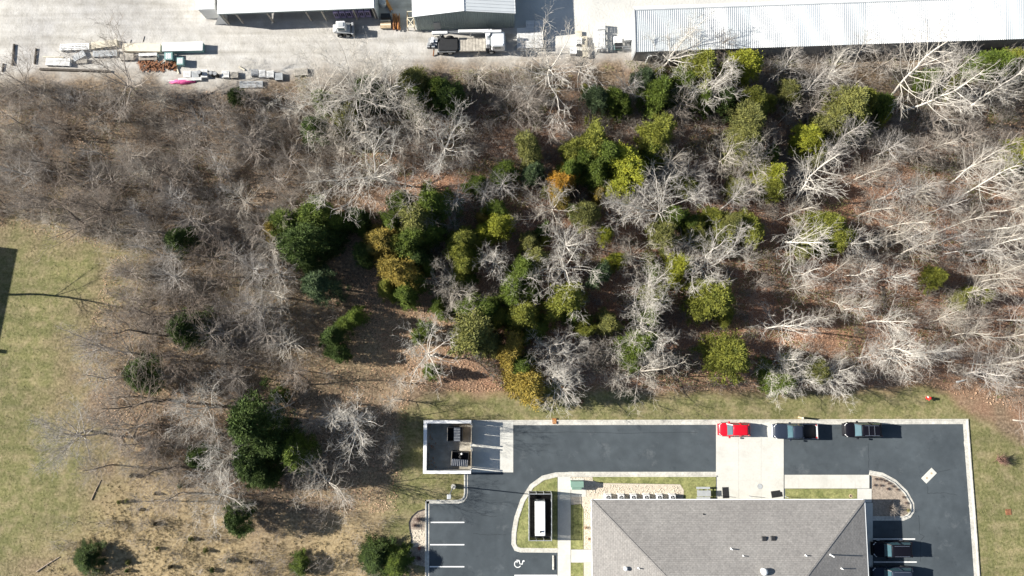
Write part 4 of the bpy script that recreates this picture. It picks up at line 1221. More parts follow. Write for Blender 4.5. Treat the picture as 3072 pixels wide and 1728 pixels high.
bin_('storage_box', 547, 139, 5.3, 1.15, 0.85, M_teal, M_white, 'long white lidded storage box at right of the pallet pile', 'box', -1)
bin_('storage_box', 424, 142, 5.0, 1.0, 0.7, M_cream, M_cream, 'long cream storage box left of the white one', 'box', -3)
for u, v, lab in ((505, 168, 'teal bin with pale lid below the long white box'), (540, 183, 'small teal bin right of the other teal bin')):
    o = bin_('plastic_bin', u, v, 1.0 if u < 520 else 0.8, 0.95, 0.75, M_teal, M_teal, lab, 'bin')
    for k in range(3): MB().box(-0.32 + k * 0.24, -0.16 + k * 0.24, -0.36, 0.36, 0.75, 0.77).build('lid_rib', M_white, o)
bin_('storage_box', 1885, 108, 1.15, 1.0, 0.9, M_whitebox, M_white, 'bright white box next to the corner of the long roof', 'box', 4)
bin_('storage_box', 1720, 151, 0.85, 0.8, 0.8, M_whitebox, M_white, 'small white box among branches at the yard edge', 'box', -4)
bin_('plastic_bin', 1855, 137, 0.9, 0.7, 0.7, M_teal, M_dark, 'teal bin with dark top below the right crate', 'bin')
o = MB()
n = 26
ring_ = []
rings = []
for k, (sc2, z) in enumerate(((1.0, 0.02), (0.86, 0.22), (0.55, 0.38), (0.2, 0.42))):
    rings.append([(1.75 * sc2 * math.cos(2 * math.pi * i / n) * (1 + 0.12 * math.sin(3 * i)), 0.34 * sc2 * math.sin(2 * math.pi * i / n) * (1 + 0.15 * math.cos(5 * i)), z) for i in range(n)])
o.loft(rings)
tp = empty('pink_tarp', W(550, 246), YR, 'bright pink tarp over a low heap below the pallets', 'tarp')
o.build('tarp_sheet', M_pink, tp, True)
MB().bar((-1.9, 0.1, 0.3), (1.9, 0.12, 0.3), 0.06, 0.05).build('holding_batten', M_white, tp)
for u, v, lab in ((598, 218, 'left'), (634, 220, 'middle'), (646, 222, 'right')):
    d_ = empty('dark_drum', W(u, v, 0.7), 0, lab + ' dark drum of three in the pallet row above the tarp', 'drum', 'dark drums among the pallets')
    d_.location.z = 0
    MB().cyl((0, 0, 0), (0, 0, 0.85), 0.28, n=14).build('shell', M_dark, d_)
    MB().cyl((0, 0, 0.85), (0, 0, 0.88), 0.25, n=14).build('lid', M_grey, d_)
for (u0, v0, u1, v1, w_, m, lab) in ((42, 132, 37, 196, 0.20, M_dwood, 'dark timber post lying left of the other on the gravel'), (108, 145, 103, 192, 0.18, M_dwood, 'dark timber post lying between left post and pallet'), (527, 192, 536, 221, 0.14, M_cream, 'cream beam lying below the small teal bin'), (717, 200, 734, 210, 0.16, M_cream, 'short cream plank lying above the pallet row'), (128, 170, 190, 171, 0.10, M_cream, 'thin cream plank above the large white pallet'), (120, 208, 330, 214, 0.28, M_dwood, 'long dark timber lying below the large white pallet'), (392, 118, 390, 128, 0.06, M_dwood, 'left short dark stake above the cream box'), (432, 108, 428, 124, 0.06, M_dwood, 'right short dark stake above the cream box'), (10, 190, 6, 215, 0.16, M_dwood, 'short dark timber at the far left edge')):
    a, b = W(u0, v0, 0.12), W(u1, v1, 0.12)
    c = (a + b) / 2
    o = empty('timber_beam', (c.x, c.y, 0), math.atan2(b.y - a.y, b.x - a.x), lab, 'beam', 'loose timbers in the yard')
    L = (b - a).length
    MB().bev(-L / 2, L / 2, -w_ / 2, w_ / 2, 0.0, w_, 0.015).build('timber', m, o)
    for x in (-L / 2, L / 2): MB().box(x - 0.012, x + 0.012, -w_ / 2 + 0.015, w_ / 2 - 0.015, 0.012, w_ - 0.015).build('end_grain', M_wood2, o)
hp_ = MB()
for k in range(130):
    u, v = rnd.uniform(418, 528), rnd.uniform(184, 212)
    p = W(u, v)
    z = 0.5 * max(0, 1 - abs(v - 198) / 16) * rnd.random()
    a_ = rnd.uniform(0, 3.14)
    hp_.bar((p.x - 0.3 * math.cos(a_), p.y - 0.3 * math.sin(a_), 0.06 + z), (p.x + 0.3 * math.cos(a_), p.y + 0.3 * math.sin(a_), 0.08 + z), 0.12, 0.05)
tag(hp_.build('scrap_heap', M_rust), 'rusty brown heap of scrap and bark below the benches', 'scrap heap', kind='stuff')
fl = empty('wire_fence', W(1610, 158), 0, 'low wire fence along the yard edge below the crates', 'fence')
for i in range(13):
    p = W(1545 + i * 32, 163 - i * 1.2) - fl.location
    MB().cyl((p.x, p.y, 0), (p.x, p.y, 1.2), 0.035, n=6).build('post', M_galv, fl)
for z in (0.5, 1.15):
    a, b = W(1545, 163) - fl.location, W(1929, 148.6) - fl.location
    MB().bar((a.x, a.y, z), (b.x, b.y, z), 0.025, 0.025).build('wire', M_galv, fl)

# neighbouring building just outside the left edge; its shadow falls on the meadow
nbp = W(-210, 760)
nb = empty('neighbour_building', (-78.4, 0, 0), math.radians(-7), 'neighbouring building beyond the left picture edge casting a shadow', 'building')
MB().box(-10, 0, -16, 15.5, 0, 6.0).build('wall', M_wallw, nb)
MB().add([(-10.3, -16.3, 6.0), (0.3, -16.3, 6.0), (0.3, 15.8, 6.0), (-10.3, 15.8, 6.0), (-5, -12, 8.2), (-5, 11, 8.2)], [(0, 1, 4), (1, 2, 5, 4), (2, 3, 5), (3, 0, 4, 5), (0, 3, 2, 1)]).build('roof', M_shy, nb)
for y in (2.5, -3.8, -10.6): MB().box(-0.5, -0.1, y - 0.25, y + 0.25, 5.9, 6.8).build('chimney', M_wallw, nb)

# ------------------------------------------------------------------ vegetation
def tubes(p0, p1, r0, r1, n):
    """arrays of tapered n-sided pieces -> verts, faces; r1 None makes pointed twigs"""
    d = p1 - p0
    d /= np.linalg.norm(d, axis=1)[:, None] + 1e-9
    ref = np.where(np.abs(d[:, 2:3]) > 0.9, np.array([[1.0, 0, 0]]), np.array([[0, 0, 1.0]]))
    e1 = np.cross(d, ref); e1 /= np.linalg.norm(e1, axis=1)[:, None] + 1e-9
    e2 = np.cross(d, e1)
    N = len(p0)
    V = []
    for k in range(n):
        a = 2 * math.pi * k / n
        V.append(p0 + (e1 * math.cos(a) + e2 * math.sin(a)) * r0[:, None])
    if r1 is None:
        V.append(p1)
        V = np.stack(V, 1).reshape(-1, 3)
        b = np.arange(N)[:, None] * (n + 1)
        Fc = [np.concatenate([b + k, b + (k + 1) % n, b + n], 1) for k in range(n)]
        return V, np.concatenate(Fc)
    for k in range(n):
        a = 2 * math.pi * k / n
        V.append(p1 + (e1 * math.cos(a) + e2 * math.sin(a)) * r1[:, None])
    V = np.stack(V, 1).reshape(-1, 3)
    b = np.arange(N)[:, None] * (2 * n)
    Fc = [np.concatenate([b + k, b + (k + 1) % n, b + n + (k + 1) % n, b + n + k], 1) for k in range(n)]
    return V, np.concatenate(Fc)


def np_mesh(name, V, Fc, m):
    me = bpy.data.meshes.new(name)
    k = Fc.shape[1]
    me.vertices.add(len(V)); me.vertices.foreach_set('co', V.astype(np.float32).ravel())
    me.loops.add(Fc.size); me.loops.foreach_set('vertex_index', Fc.astype(np.int32).ravel())
    me.polygons.add(len(Fc)); me.polygons.foreach_set('loop_start', np.arange(0, Fc.size, k, dtype=np.int32))
    me.update(calc_edges=True)
    if m: me.materials.append(m)
    return me


def unit(v):
    return v / (np.linalg.norm(v) + 1e-9)


def grow(seed, style):
    """bare tree 15 m tall -> (limb mesh, twig mesh)"""
    R = np.random.default_rng(seed)
    limbs, twigs = [], []           # (p0, p1, r0, r1)
    H = 15.0

    def branch(p, d, L, r, depth, up):
        n = max(2, int(L / (0.9 if depth < 2 else 0.6)))
        pts = [p]
        rad = [r]
        for i in range(n):
            wob = R.normal(0, (0.13 if style == 'spread' else 0.08) if depth < 2 else 0.14, 3)
            d = unit(d + wob + np.array([0, 0, up]))
            p = p + d * L / n
            pts.append(p); rad.append(max(0.009, r * (1 - 0.78 * (i + 1) / n)))
        tgt = limbs if depth < 2 else twigs
        for i in range(n): tgt.append((pts[i], pts[i + 1], rad[i], rad[i + 1]))
        return pts, rad, d

    def side(d, ang):
        a = unit(np.cross(d, R.normal(0, 1, 3)))
        return unit(d * math.cos(ang) + a * math.sin(ang))

    def sub(pts, rad, L, depth):
        n = len(pts)
        cnt = int(L * (1.08, 1.33, 1.68, 1.85)[depth] * (1.0 if style != 'twiggy' else 1.15)) + (3, 2, 1, 1)[depth]
        for k in range(cnt):
            t = R.uniform(0.22, 1.0)
            i = min(n - 2, int(t * (n - 1)))
            f = t * (n - 1) - i
            p = pts[i] * (1 - f) + pts[i + 1] * f
            r = (rad[i] * (1 - f) + rad[i + 1] * f)
            d = unit(pts[i + 1] - pts[i])
            l = L * R.uniform(0.30, 0.60) * (1.15 - 0.5 * t)
            if depth < (3 if style == 'spread' else 2):
                q, qr, _ = branch(p, side(d, R.uniform(0.45, 0.95)), max(0.5, l), max(0.011, r * 0.55), depth + 1, 0.06)
                sub(q, qr, max(0.5, l), depth + 1)
            else:
                e = side(d, R.uniform(0.3, 0.9))
                l2 = R.uniform(0.4, 1.1)
                twigs.append((p, p + unit(e + np.array([0, 0, 0.15])) * l2, max(0.009, r * 0.7), 0.005))

    if style == 'straight':
        pts, rad, _ = branch(np.zeros(3), np.array([R.normal(0, 0.03), R.normal(0, 0.03), 1.0]), H * 0.93, 0.13, 0, 0.25)
        for k in range(30):
            t = R.uniform(0.30, 0.98)
            i = min(len(pts) - 2, int(t * (len(pts) - 1)))
            az = k * 2.4 + R.normal(0, 0.3)
            el = R.uniform(0.55, 1.0)
            d = np.array([math.cos(az) * math.cos(el), math.sin(az) * math.cos(el), math.sin(el)])
            L = (1 - t) * 5.2 + R.uniform(0.9, 2.0)
            q, qr, _ = branch(pts[i], d, L, rad[i] * 0.26 + 0.010, 1, 0.05)
            sub(q, qr, L * 0.85, 1)
    elif style == 'spread':
        h0 = H * R.uniform(0.16, 0.30)
        pts, rad, dd = branch(np.zeros(3), np.array([R.normal(0, 0.06), R.normal(0, 0.06), 1.0]), h0, 0.25, 0, 0.2)
        nl = R.integers(10, 14)
        for k in range(nl):
            az = k * 6.283 / nl + R.normal(0, 0.35)
            el = R.uniform(0.35, 1.40)
            d = np.array([math.cos(az) * math.cos(el), math.sin(az) * math.cos(el), math.sin(el)])
            L = H * R.uniform(0.38, 0.66) * (0.72 + 0.28 * math.sin(el))
            q, qr, _ = branch(pts[-1 - (k % 2)], d, L, 0.072 * R.uniform(0.55, 1.2), 0, 0.05)
            sub(q, qr, L * 0.72, 0)
    else:                            # twiggy: many fine stems
        pts, rad, dd = branch(np.zeros(3), np.array([R.normal(0, 0.05), R.normal(0, 0.05), 1.0]), H * 0.75, 0.15, 0, 0.2)
        for k in range(30):
            t = R.uniform(0.28, 0.98)
            i = min(len(pts) - 2, int(t * (len(pts) - 1)))
            az = k * 2.4 + R.normal(0, 0.3)
            el = R.uniform(0.25, 1.0)
            d = np.array([math.cos(az) * math.cos(el), math.sin(az) * math.cos(el), math.sin(el)])
            L = (1 - t) * 3.4 + R.uniform(1.6, 3.0)
            q, qr, _ = branch(pts[i], d, L, rad[i] * 0.4 + 0.01, 1, 0.05)
            sub(q, qr, L * 0.95, 1)

    def pack(lst, n, nm):
        A = np.array([np.concatenate([a, b, [c, e]]) for a, b, c, e in lst])
        V, Fc = tubes(A[:, :3], A[:, 3:6], A[:, 6] * 1.12, A[:, 7] * 1.05 if n > 3 else np.maximum(A[:, 7], 0.006), n)
        return np_mesh(nm, V, Fc, M_bark)
    return pack(limbs, 5, 'trunk'), pack(twigs, 3, 'crown')


PROTO = {}
for st_name, ns in (('straight', 8), ('spread', 9), ('twiggy', 7)):
    PROTO[st_name] = [grow(100 + 17 * i + len(st_name), st_name) for i in range(ns)]


def cedar_proto(seed, shape):
    """evergreen 8 m tall, radius about 2: sprays of small leaf faces in uneven clumps round a conical crown"""
    R = np.random.default_rng(seed)
    H, RR = 8.0, 2.0
    clumps = 260
    P, Q = [], []
    lob = R.uniform(0.55, 1.28, 9)
    for c in range(clumps):
        t = R.uniform(0.03, 1.0) ** 0.85
        az = R.uniform(0, 2 * math.pi)
        lf = lob[int(az / (2 * math.pi) * 9) % 9]
        prof = {'cone': (1 - t) ** 0.8 * 1.22 + 0.05, 'round': math.sqrt(max(0.02, 1 - (1.5 * t - 0.5) ** 2)) if t > 0.33 else 0.75 + 0.75 * t}[shape]
        r = RR * prof * lf * R.uniform(0.55, 1.12)
        cen = np.array([r * math.cos(az), r * math.sin(az), 0.5 + t * (H - 0.7)])
        out = unit(np.array([math.cos(az), math.sin(az), 0.75]))
        cs_ = R.uniform(0.30, 0.72)
        m = 78
        base = cen + R.normal(0, 0.36, (m, 3)) * cs_ + out * (R.random((m, 1)) ** 2) * 0.35
        dr = out * 0.8 + R.normal(0, 0.6, (m, 3))
        dr /= np.linalg.norm(dr, axis=1)[:, None]
        ln = R.uniform(0.12, 0.40, m)[:, None]
        sd = np.cross(dr, np.array([0, 0, 1.0]) + R.normal(0, 0.55, (m, 3))); sd /= np.linalg.norm(sd, axis=1)[:, None]
        w = R.uniform(0.022, 0.05, m)[:, None]
        mid = base + dr * ln * 0.55
        V = np.stack([base, mid + sd * w, base + dr * ln, mid - sd * w], 1)
        P.append(V.reshape(-1, 3))
    V = np.concatenate(P)
    Fc = np.arange(len(V)).reshape(-1, 4)
    crown = np_mesh('crown', V, Fc, M_fol)
    tr_ = MB().cyl((0, 0, 0), (0.03, 0.02, H * 0.5), 0.17, 0.10, 8).cyl((0.03, 0.02, H * 0.5), (0, 0, H * 0.96), 0.10, 0.02, 6)
    for k in range(14):
        z = 0.8 + k * 0.4
        a_ = k * 2.4
        L = 1.5 * (1 - z / H)
        tr_.cyl((0, 0, z), (L * math.cos(a_), L * math.sin(a_), z + L * 0.5), 0.05, 0.015, 4)
    return tr_.mesh('trunk', M_bark), crown


CED = [cedar_proto(31 + k, 'round' if k % 4 == 0 else 'cone') for k in range(9)]

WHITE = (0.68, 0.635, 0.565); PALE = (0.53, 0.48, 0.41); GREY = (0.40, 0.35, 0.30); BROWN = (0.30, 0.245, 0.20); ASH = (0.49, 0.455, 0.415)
TREES = []     # (kind, x, y, h, colour, style)


def T(u, v, h, col, style, where='crown', sp=1.0):
    """crown-centre or base pixel -> a standing tree"""
    zc = h * {'straight': 0.62, 'spread': 0.5, 'twiggy': 0.55}[style] if where == 'crown' else 0.0
    p = W(u, v, zc)
    TREES.append(('bare', p.x, p.y, h, col, style, sp))


S, P_, G_ = 'spread', 'straight', 'twiggy'
# crown centres, overview pixels
for (x, y, h, c, s) in [
    (775, 235, 14, WHITE, S), (885, 225, 16, WHITE, S), (975, 215, 15, WHITE, S), (1105, 345, 13, WHITE, S), (935, 420, 15, WHITE, S), (1015, 465, 11, PALE, S), (860, 345, 12, PALE, S),
    (1205, 150, 11, PALE, P_), (1385, 150, 16, WHITE, S), (1468, 145, 12, PALE, P_), (1335, 235, 10, GREY, S), (1690, 125, 11, WHITE, S), (1805, 110, 7, BROWN, G_), (1800, 215, 12, WHITE, S),
    (1436, 585, 12, WHITE, P_), (1426, 663, 12, WHITE, S), (1396, 520, 10, PALE, S), (1576, 535, 8, ASH, S), (1680, 525, 13, WHITE, S), (1733, 612, 7, WHITE, G_), (1592, 640, 8, PALE, S),
    (1778, 665, 12, WHITE, S), (1240, 655, 8, WHITE, S), (1300, 690, 9, WHITE, S), (1146, 738, 9, PALE, S), (1140, 492, 8, ASH, G_), (1145, 557, 5, ASH, S), (1222, 490, 7, ASH, G_),
    (1630, 745, 11, WHITE, S), (1628, 843, 12, WHITE, S), (1612, 925, 13, PALE, S), (1383, 882, 9, WHITE, S), (1398, 957, 11, WHITE, S), (1484, 887, 6, GREY, S), (1082, 890, 12, WHITE, S),
    (884, 1050, 12, WHITE, S), (985, 1008, 6, PALE, G_), (1003, 965, 5, PALE, G_), (983, 1105, 4.5, PALE, G_), (972, 1147, 4.5, PALE, G_), (795, 1228, 12, PALE, S), (500, 1030, 12, WHITE, S), (555, 1165, 12, WHITE, S), (520, 1255, 10, WHITE, S),
    (150, 1095, 11, ASH, S), (225, 880, 8, ASH, G_), (1040, 300, 11, PALE, S), (720, 390, 8, GREY, G_), (560, 320, 8, GREY, G_), (500, 360, 8, GREY, G_), (620, 330, 9, GREY, G_), (440, 500, 9, ASH, G_), (330, 440, 8, GREY, G_), (690, 610, 10, PALE, G_), (620, 650, 8, GREY, G_),
    (580, 640, 7, ASH, G_), (650, 770, 10, ASH, G_), (690, 740, 10, PALE, G_), (720, 860, 9, PALE, G_), (600, 810, 9, GREY, G_), (40, 430, 9, ASH, G_), (85, 410, 7, ASH, G_), (1330, 260, 9, GREY, S), (1280, 265, 8, GREY, S), (1390, 330, 8, GREY, G_), (1160, 400, 7, GREY, G_),
    (1580, 215, 8, ASH, G_), (1710, 255, 8, GREY, G_), (1700, 405, 9, PALE, G_), (1740, 430, 8, ASH, S), (1760, 480, 8, ASH, P_), (1850, 500, 10, ASH, P_), (1910, 470, 10, PALE, P_), (1830, 380, 10, PALE, G_), (1600, 475, 6, ASH, S), (1570, 500, 6, ASH, S), (1920, 400, 10, PALE, S),
    (2110, 690, 8, PALE, P_), (2150, 720, 8, ASH, P_), (2250, 590, 10, PALE, P_), (2330, 470, 10, PALE, G_), (2260, 480, 9, ASH, G_), (2210, 440, 8, GREY, G_), (2400, 600, 10, ASH, P_),
]:
    T(x * K, y * K, h, c, s)
# trunk bases, photo pixels
for (u, v, h, c, s) in [
    (2385, 300, 11, ASH, P_), (2465, 262, 11, WHITE, P_), (2660, 300, 17, WHITE, P_), (2700, 340, 16, WHITE, P_), (2750, 290, 14, ASH, P_), (2890, 335, 13, WHITE, P_), (2480, 330, 9, PALE, P_), (2320, 240, 10, ASH, P_), (2560, 200, 10, ASH, P_), (2620, 215, 9, GREY, G_),
    (2370, 615, 14, WHITE, P_), (2345, 735, 16, WHITE, P_), (2330, 660, 9, PALE, P_), (2850, 550, 11, WHITE, P_), (2860, 520, 10, PALE, P_), (2860, 600, 13, WHITE, P_), (2960, 640, 12, PALE, P_), (2940, 690, 12, WHITE, P_), (2885, 732, 11, PALE, P_), (2895, 782, 12, WHITE, P_), (2910, 828, 11, PALE, P_), (2920, 853, 10, PALE, P_), (2960, 600, 10, PALE, P_),
    (2500, 725, 10, WHITE, P_), (2570, 650, 10, PALE, P_), (2640, 690, 12, PALE, P_), (2660, 740, 11, ASH, P_), (2680, 775, 11, PALE, P_), (2380, 828, 9, WHITE, P_), (2535, 827, 9, WHITE, P_), (2630, 845, 9, WHITE, P_), (2360, 865, 8, PALE, P_), (2370, 810, 7, ASH, P_),
    (2295, 985, 12, WHITE, P_), (2595, 968, 10, WHITE, P_), (2635, 1048, 12, WHITE, P_), (2640, 1086, 12, WHITE, S), (2315, 1086, 9, WHITE, P_), (2455, 1132, 10, WHITE, S), (2310, 1130, 9, WHITE, S), (2395, 1128, 8, WHITE, P_), (2490, 905, 8, PALE, P_), (2530, 930, 8, WHITE, P_),
    (2790, 965, 9, PALE, P_), (2850, 1010, 9, PALE, P_), (2910, 1090, 10, PALE, P_), (2890, 1120, 11, ASH, G_), (2870, 880, 9, PALE, P_), (2700, 600, 9, ASH, G_), (2780, 640, 9, ASH, P_), (2800, 700, 10, PALE, P_), (2830, 760, 10, ASH, P_), (2990, 960, 9, ASH, P_), (2950, 1010, 9, PALE, P_), (3000, 1070, 9, ASH, P_),
    (2500, 430, 10, ASH, P_), (2560, 540, 9, PALE, P_), (2700, 480, 8, GREY, G_), (2620, 470, 9, ASH, G_), (3020, 560, 12, PALE, P_), (2950, 470, 9, GREY, G_), (3040, 1260, 7, GREY, S), (2990, 1180, 6, BROWN, G_), (2440, 480, 9, ASH, P_), (2220, 520, 9, ASH, P_), (2760, 400, 9, GREY, G_), (2830, 440, 9, GREY, G_),
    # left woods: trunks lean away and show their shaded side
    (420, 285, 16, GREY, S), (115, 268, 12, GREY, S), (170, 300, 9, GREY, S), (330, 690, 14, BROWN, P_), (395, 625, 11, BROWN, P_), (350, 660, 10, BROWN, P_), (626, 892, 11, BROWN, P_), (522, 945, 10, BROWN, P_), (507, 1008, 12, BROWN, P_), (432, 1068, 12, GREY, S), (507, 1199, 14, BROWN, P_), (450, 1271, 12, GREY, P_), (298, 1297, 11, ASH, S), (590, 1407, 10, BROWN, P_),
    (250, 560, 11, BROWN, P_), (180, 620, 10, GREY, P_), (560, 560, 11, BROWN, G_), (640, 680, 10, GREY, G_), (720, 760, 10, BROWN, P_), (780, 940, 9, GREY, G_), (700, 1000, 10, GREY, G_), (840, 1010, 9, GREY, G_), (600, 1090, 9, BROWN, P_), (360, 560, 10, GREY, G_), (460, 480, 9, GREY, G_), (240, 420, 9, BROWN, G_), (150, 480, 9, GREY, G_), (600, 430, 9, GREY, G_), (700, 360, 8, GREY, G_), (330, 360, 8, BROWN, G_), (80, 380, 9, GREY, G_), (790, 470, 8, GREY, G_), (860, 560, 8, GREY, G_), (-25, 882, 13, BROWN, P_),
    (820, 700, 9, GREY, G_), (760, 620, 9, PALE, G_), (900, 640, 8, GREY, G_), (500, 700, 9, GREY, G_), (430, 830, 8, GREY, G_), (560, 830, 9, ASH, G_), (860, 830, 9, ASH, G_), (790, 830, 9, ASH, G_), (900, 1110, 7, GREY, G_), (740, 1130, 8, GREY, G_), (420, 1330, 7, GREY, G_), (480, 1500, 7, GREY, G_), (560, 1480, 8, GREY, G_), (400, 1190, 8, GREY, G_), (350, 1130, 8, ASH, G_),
]:
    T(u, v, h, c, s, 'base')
# thin saplings scattered through the woods
SAPZ = [Wa(D(p)) for p in ([(0, 230), (720, 250), (830, 500), (700, 700), (620, 900), (300, 880), (330, 640), (0, 560)], [(1180, 220), (2560, 150), (2576, 990), (1900, 960), (1250, 960), (1050, 640)], [(300, 900), (860, 900), (860, 1180), (560, 1290), (280, 1180)], [(1700, 200), (2576, 170), (2576, 960), (1900, 960), (1850, 500)])]
sap_n = (50, 12, 22, 15)
placed = [(t_[1], t_[2]) for t_ in TREES]
for zp, cnt in zip(SAPZ, sap_n):
    bx_ = [p.x for p in zp]; by_ = [p.y for p in zp]
    k = tries = 0
    while k < cnt and tries < 3000:
        tries += 1
        x, y = rnd.uniform(min(bx_), max(bx_)), rnd.uniform(min(by_), max(by_))
        if sdf(np.array([[x, y]]), zp)[0] < 0 or any((x - a_) ** 2 + (y - b_) ** 2 < 2.2 ** 2 for a_, b_ in placed): continue
        placed.append((x, y)); k += 1
        h = rnd.uniform(4.5, 8.5)
        TREES.append(('bare', x, y, h, rnd.choice([GREY, ASH, PALE, BROWN]), rnd.choice([G_, P_, G_]), 1.0))

# evergreens: overview pixel of crown centre, radius (m), colour
CY = {'D': (0.065, 0.105, 0.024), 'G': (0.125, 0.175, 0.030), 'Y': (0.21, 0.225, 0.042), 'L': (0.31, 0.33, 0.040), 'B': (0.33, 0.25, 0.06), 'O': (0.58, 0.31, 0.05), 'V': (0.20, 0.205, 0.07), 'T': (0.09, 0.135, 0.07)}
CEDARS = [(650, 1060, 2.9, 'D'), (690, 1115, 2.6, 'D'), (635, 1150, 2.4, 'D'), (665, 1190, 1.8, 'D'), (745, 1135, 1.8, 'G'), (475, 830, 2.2, 'D'), (365, 948, 1.9, 'D'), (220, 1400, 1.6, 'D'), (755, 1420, 1.1, 'G'), (945, 1395, 1.9, 'D'), (990, 1410, 1.6, 'G'), (800, 715, 2.1, 'T'), (455, 605, 1.7, 'D'), (600, 1300, 1.6, 'D'), (495, 1150, 1.3, 'D'),
          (720, 560, 1.9, 'G'), (795, 540, 2.1, 'G'), (770, 615, 2.3, 'D'), (825, 600, 1.8, 'D'), (695, 575, 1.3, 'B'), (780, 660, 1.6, 'D'), (1090, 510, 2.1, 'G'), (1045, 560, 2.2, 'V'), (1010, 515, 1.5, 'G'), (960, 605, 2.0, 'B'), (1010, 680, 1.8, 'B'), (1045, 700, 1.5, 'G'), (1022, 742, 1.5, 'G'), (975, 722, 1.2, 'Y'),
          (1165, 605, 1.7, 'Y'), (1168, 665, 1.5, 'Y'), (1160, 700, 1.3, 'Y'), (1250, 570, 1.6, 'L'), (1252, 530, 1.2, 'G'), (1215, 548, 0.8, 'B'), (1330, 610, 1.2, 'V'), (1320, 680, 1.7, 'G'), (1290, 735, 1.4, 'G'), (1185, 775, 1.6, 'G'), (1195, 835, 2.4, 'V'), (1282, 888, 1.6, 'B'), (1325, 795, 1.8, 'Y'), (1325, 960, 2.2, 'B'), (1425, 755, 2.1, 'Y'), (1465, 812, 1.0, 'Y'),
          (1530, 810, 1.4, 'V'), (1598, 870, 1.9, 'G'), (1625, 795, 1.5, 'G'), (1640, 755, 1.5, 'Y'), (1825, 893, 2.4, 'Y'), (1785, 755, 2.3, 'Y'), (1700, 678, 1.8, 'L'), (1640, 680, 1.1, 'G'), (1550, 655, 1.1, 'L'), (1505, 688, 1.3, 'T'), (1525, 590, 1.0, 'L'), (1472, 545, 1.6, 'V'), (1412, 460, 1.6, 'O'), (1405, 490, 1.3, 'B'), (1565, 425, 2.1, 'L'), (1555, 475, 1.5, 'L'),
          (1505, 490, 1.0, 'B'), (1485, 370, 2.4, 'Y'), (1530, 395, 2.0, 'G'), (1440, 430, 1.5, 'G'), (1450, 385, 1.5, 'Y'), (1330, 375, 1.6, 'V'), (1265, 437, 1.4, 'G'), (1205, 465, 1.1, 'G'), (1645, 345, 2.0, 'Y'), (1640, 385, 1.5, 'G'), (1722, 470, 1.2, 'Y'), (1700, 545, 1.4, 'G'), (1880, 575, 1.6, 'Y'), (1830, 560, 1.5, 'V'), (1795, 548, 1.4, 'Y'), (1660, 590, 1.6, 'V'), (1740, 580, 1.4, 'Y'), (1770, 610, 1.1, 'Y'),
          (1755, 180, 2.1, 'Y'), (1725, 215, 1.6, 'G'), (1865, 175, 1.7, 'L'), (1650, 235, 1.9, 'G'), (1625, 200, 1.5, 'T'), (1890, 270, 1.7, 'Y'), (1880, 320, 2.0, 'V'), (1865, 365, 1.9, 'V'), (2030, 355, 1.7, 'L'), (2055, 385, 1.2, 'Y'), (2125, 265, 2.3, 'V'), (2090, 300, 2.0, 'V'), (2170, 255, 1.6, 'Y'), (2215, 270, 1.5, 'G'), (2490, 165, 1.8, 'G'), (2556, 160, 1.6, 'Y'), (2560, 382, 1.5, 'L'),
          (1942, 440, 1.7, 'L'), (1935, 480, 1.3, 'Y'), (2070, 570, 1.9, 'Y'), (2105, 600, 1.6, 'Y'), (2030, 610, 1.4, 'V'), (1125, 250, 1.9, 'D'), (1105, 225, 1.5, 'G'), (1030, 215, 1.9, 'V'), (1045, 250, 1.5, 'G'), (920, 235, 1.8, 'D'), (815, 260, 1.4, 'G'), (795, 320, 1.7, 'D'), (870, 300, 1.5, 'V'), (965, 240, 1.5, 'D'), (2340, 692, 0.9, 'Y'), (2410, 760, 0.8, 'V'), (2425, 745, 0.8, 'Y'), (2475, 745, 0.9, 'Y'),
          (1965, 955, 1.6, 'G'), (2050, 935, 1.4, 'V'), (1930, 935, 1.2, 'G'), (840, 850, 1.5, 'D'), (870, 810, 1.0, 'G'), (850, 890, 1.2, 'D'), (700, 995, 1.0, 'G'), (600, 245, 0.9, 'D'), (1500, 250, 1.4, 'T'), (1540, 250, 1.4, 'G'), (1560, 265, 1.2, 'G'), (1340, 440, 1.3, 'T'), (1760, 250, 1.3, 'G'), (1820, 250, 1.6, 'D'), (1280, 805, 1.1, 'G'), (1980, 240, 1.3, 'V'), (2380, 215, 1.3, 'V'), (2330, 200, 1.2, 'G'), (1070, 830, 1.0, 'G'), (1085, 935, 0.9, 'G'), (1365, 580, 1.0, 'D'), (1180, 640, 1.1, 'G'), (900, 545, 1.3, 'D'), (920, 640, 1.3, 'D')]
CEDARS += [(1500, 425, 1.6, 'G'), (1065, 540, 1.5, 'Y'), (1080, 590, 1.5, 'G'), (1005, 620, 1.5, 'Y'), (1060, 650, 1.4, 'D'), (1345, 650, 1.4, 'V'), (1210, 790, 1.6, 'G'), (1230, 860, 1.5, 'V'), (1345, 830, 1.3, 'G'), (1310, 920, 1.5, 'G'), (1440, 790, 1.2, 'G'), (1510, 455, 1.3, 'G'), (850, 560, 1.6, 'G'), (745, 590, 1.5, 'D'), (1150, 640, 1.3, 'Y'), (1580, 400, 1.5, 'Y'), (1910, 420, 1.3, 'Y'), (1850, 470, 1.2, 'V'), (2140, 300, 1.8, 'Y'), (1800, 585, 1.3, 'Y'), (1690, 250, 1.3, 'D'), (1470, 400, 1.5, 'G'), (1045, 605, 1.7, 'G'), (1330, 735, 1.4, 'G'), (1660, 375, 1.4, 'V'), (1590, 905, 1.3, 'G'), (1100, 770, 0.9, 'G'), (1760, 720, 1.3, 'Y'), (985, 560, 1.4, 'G')]
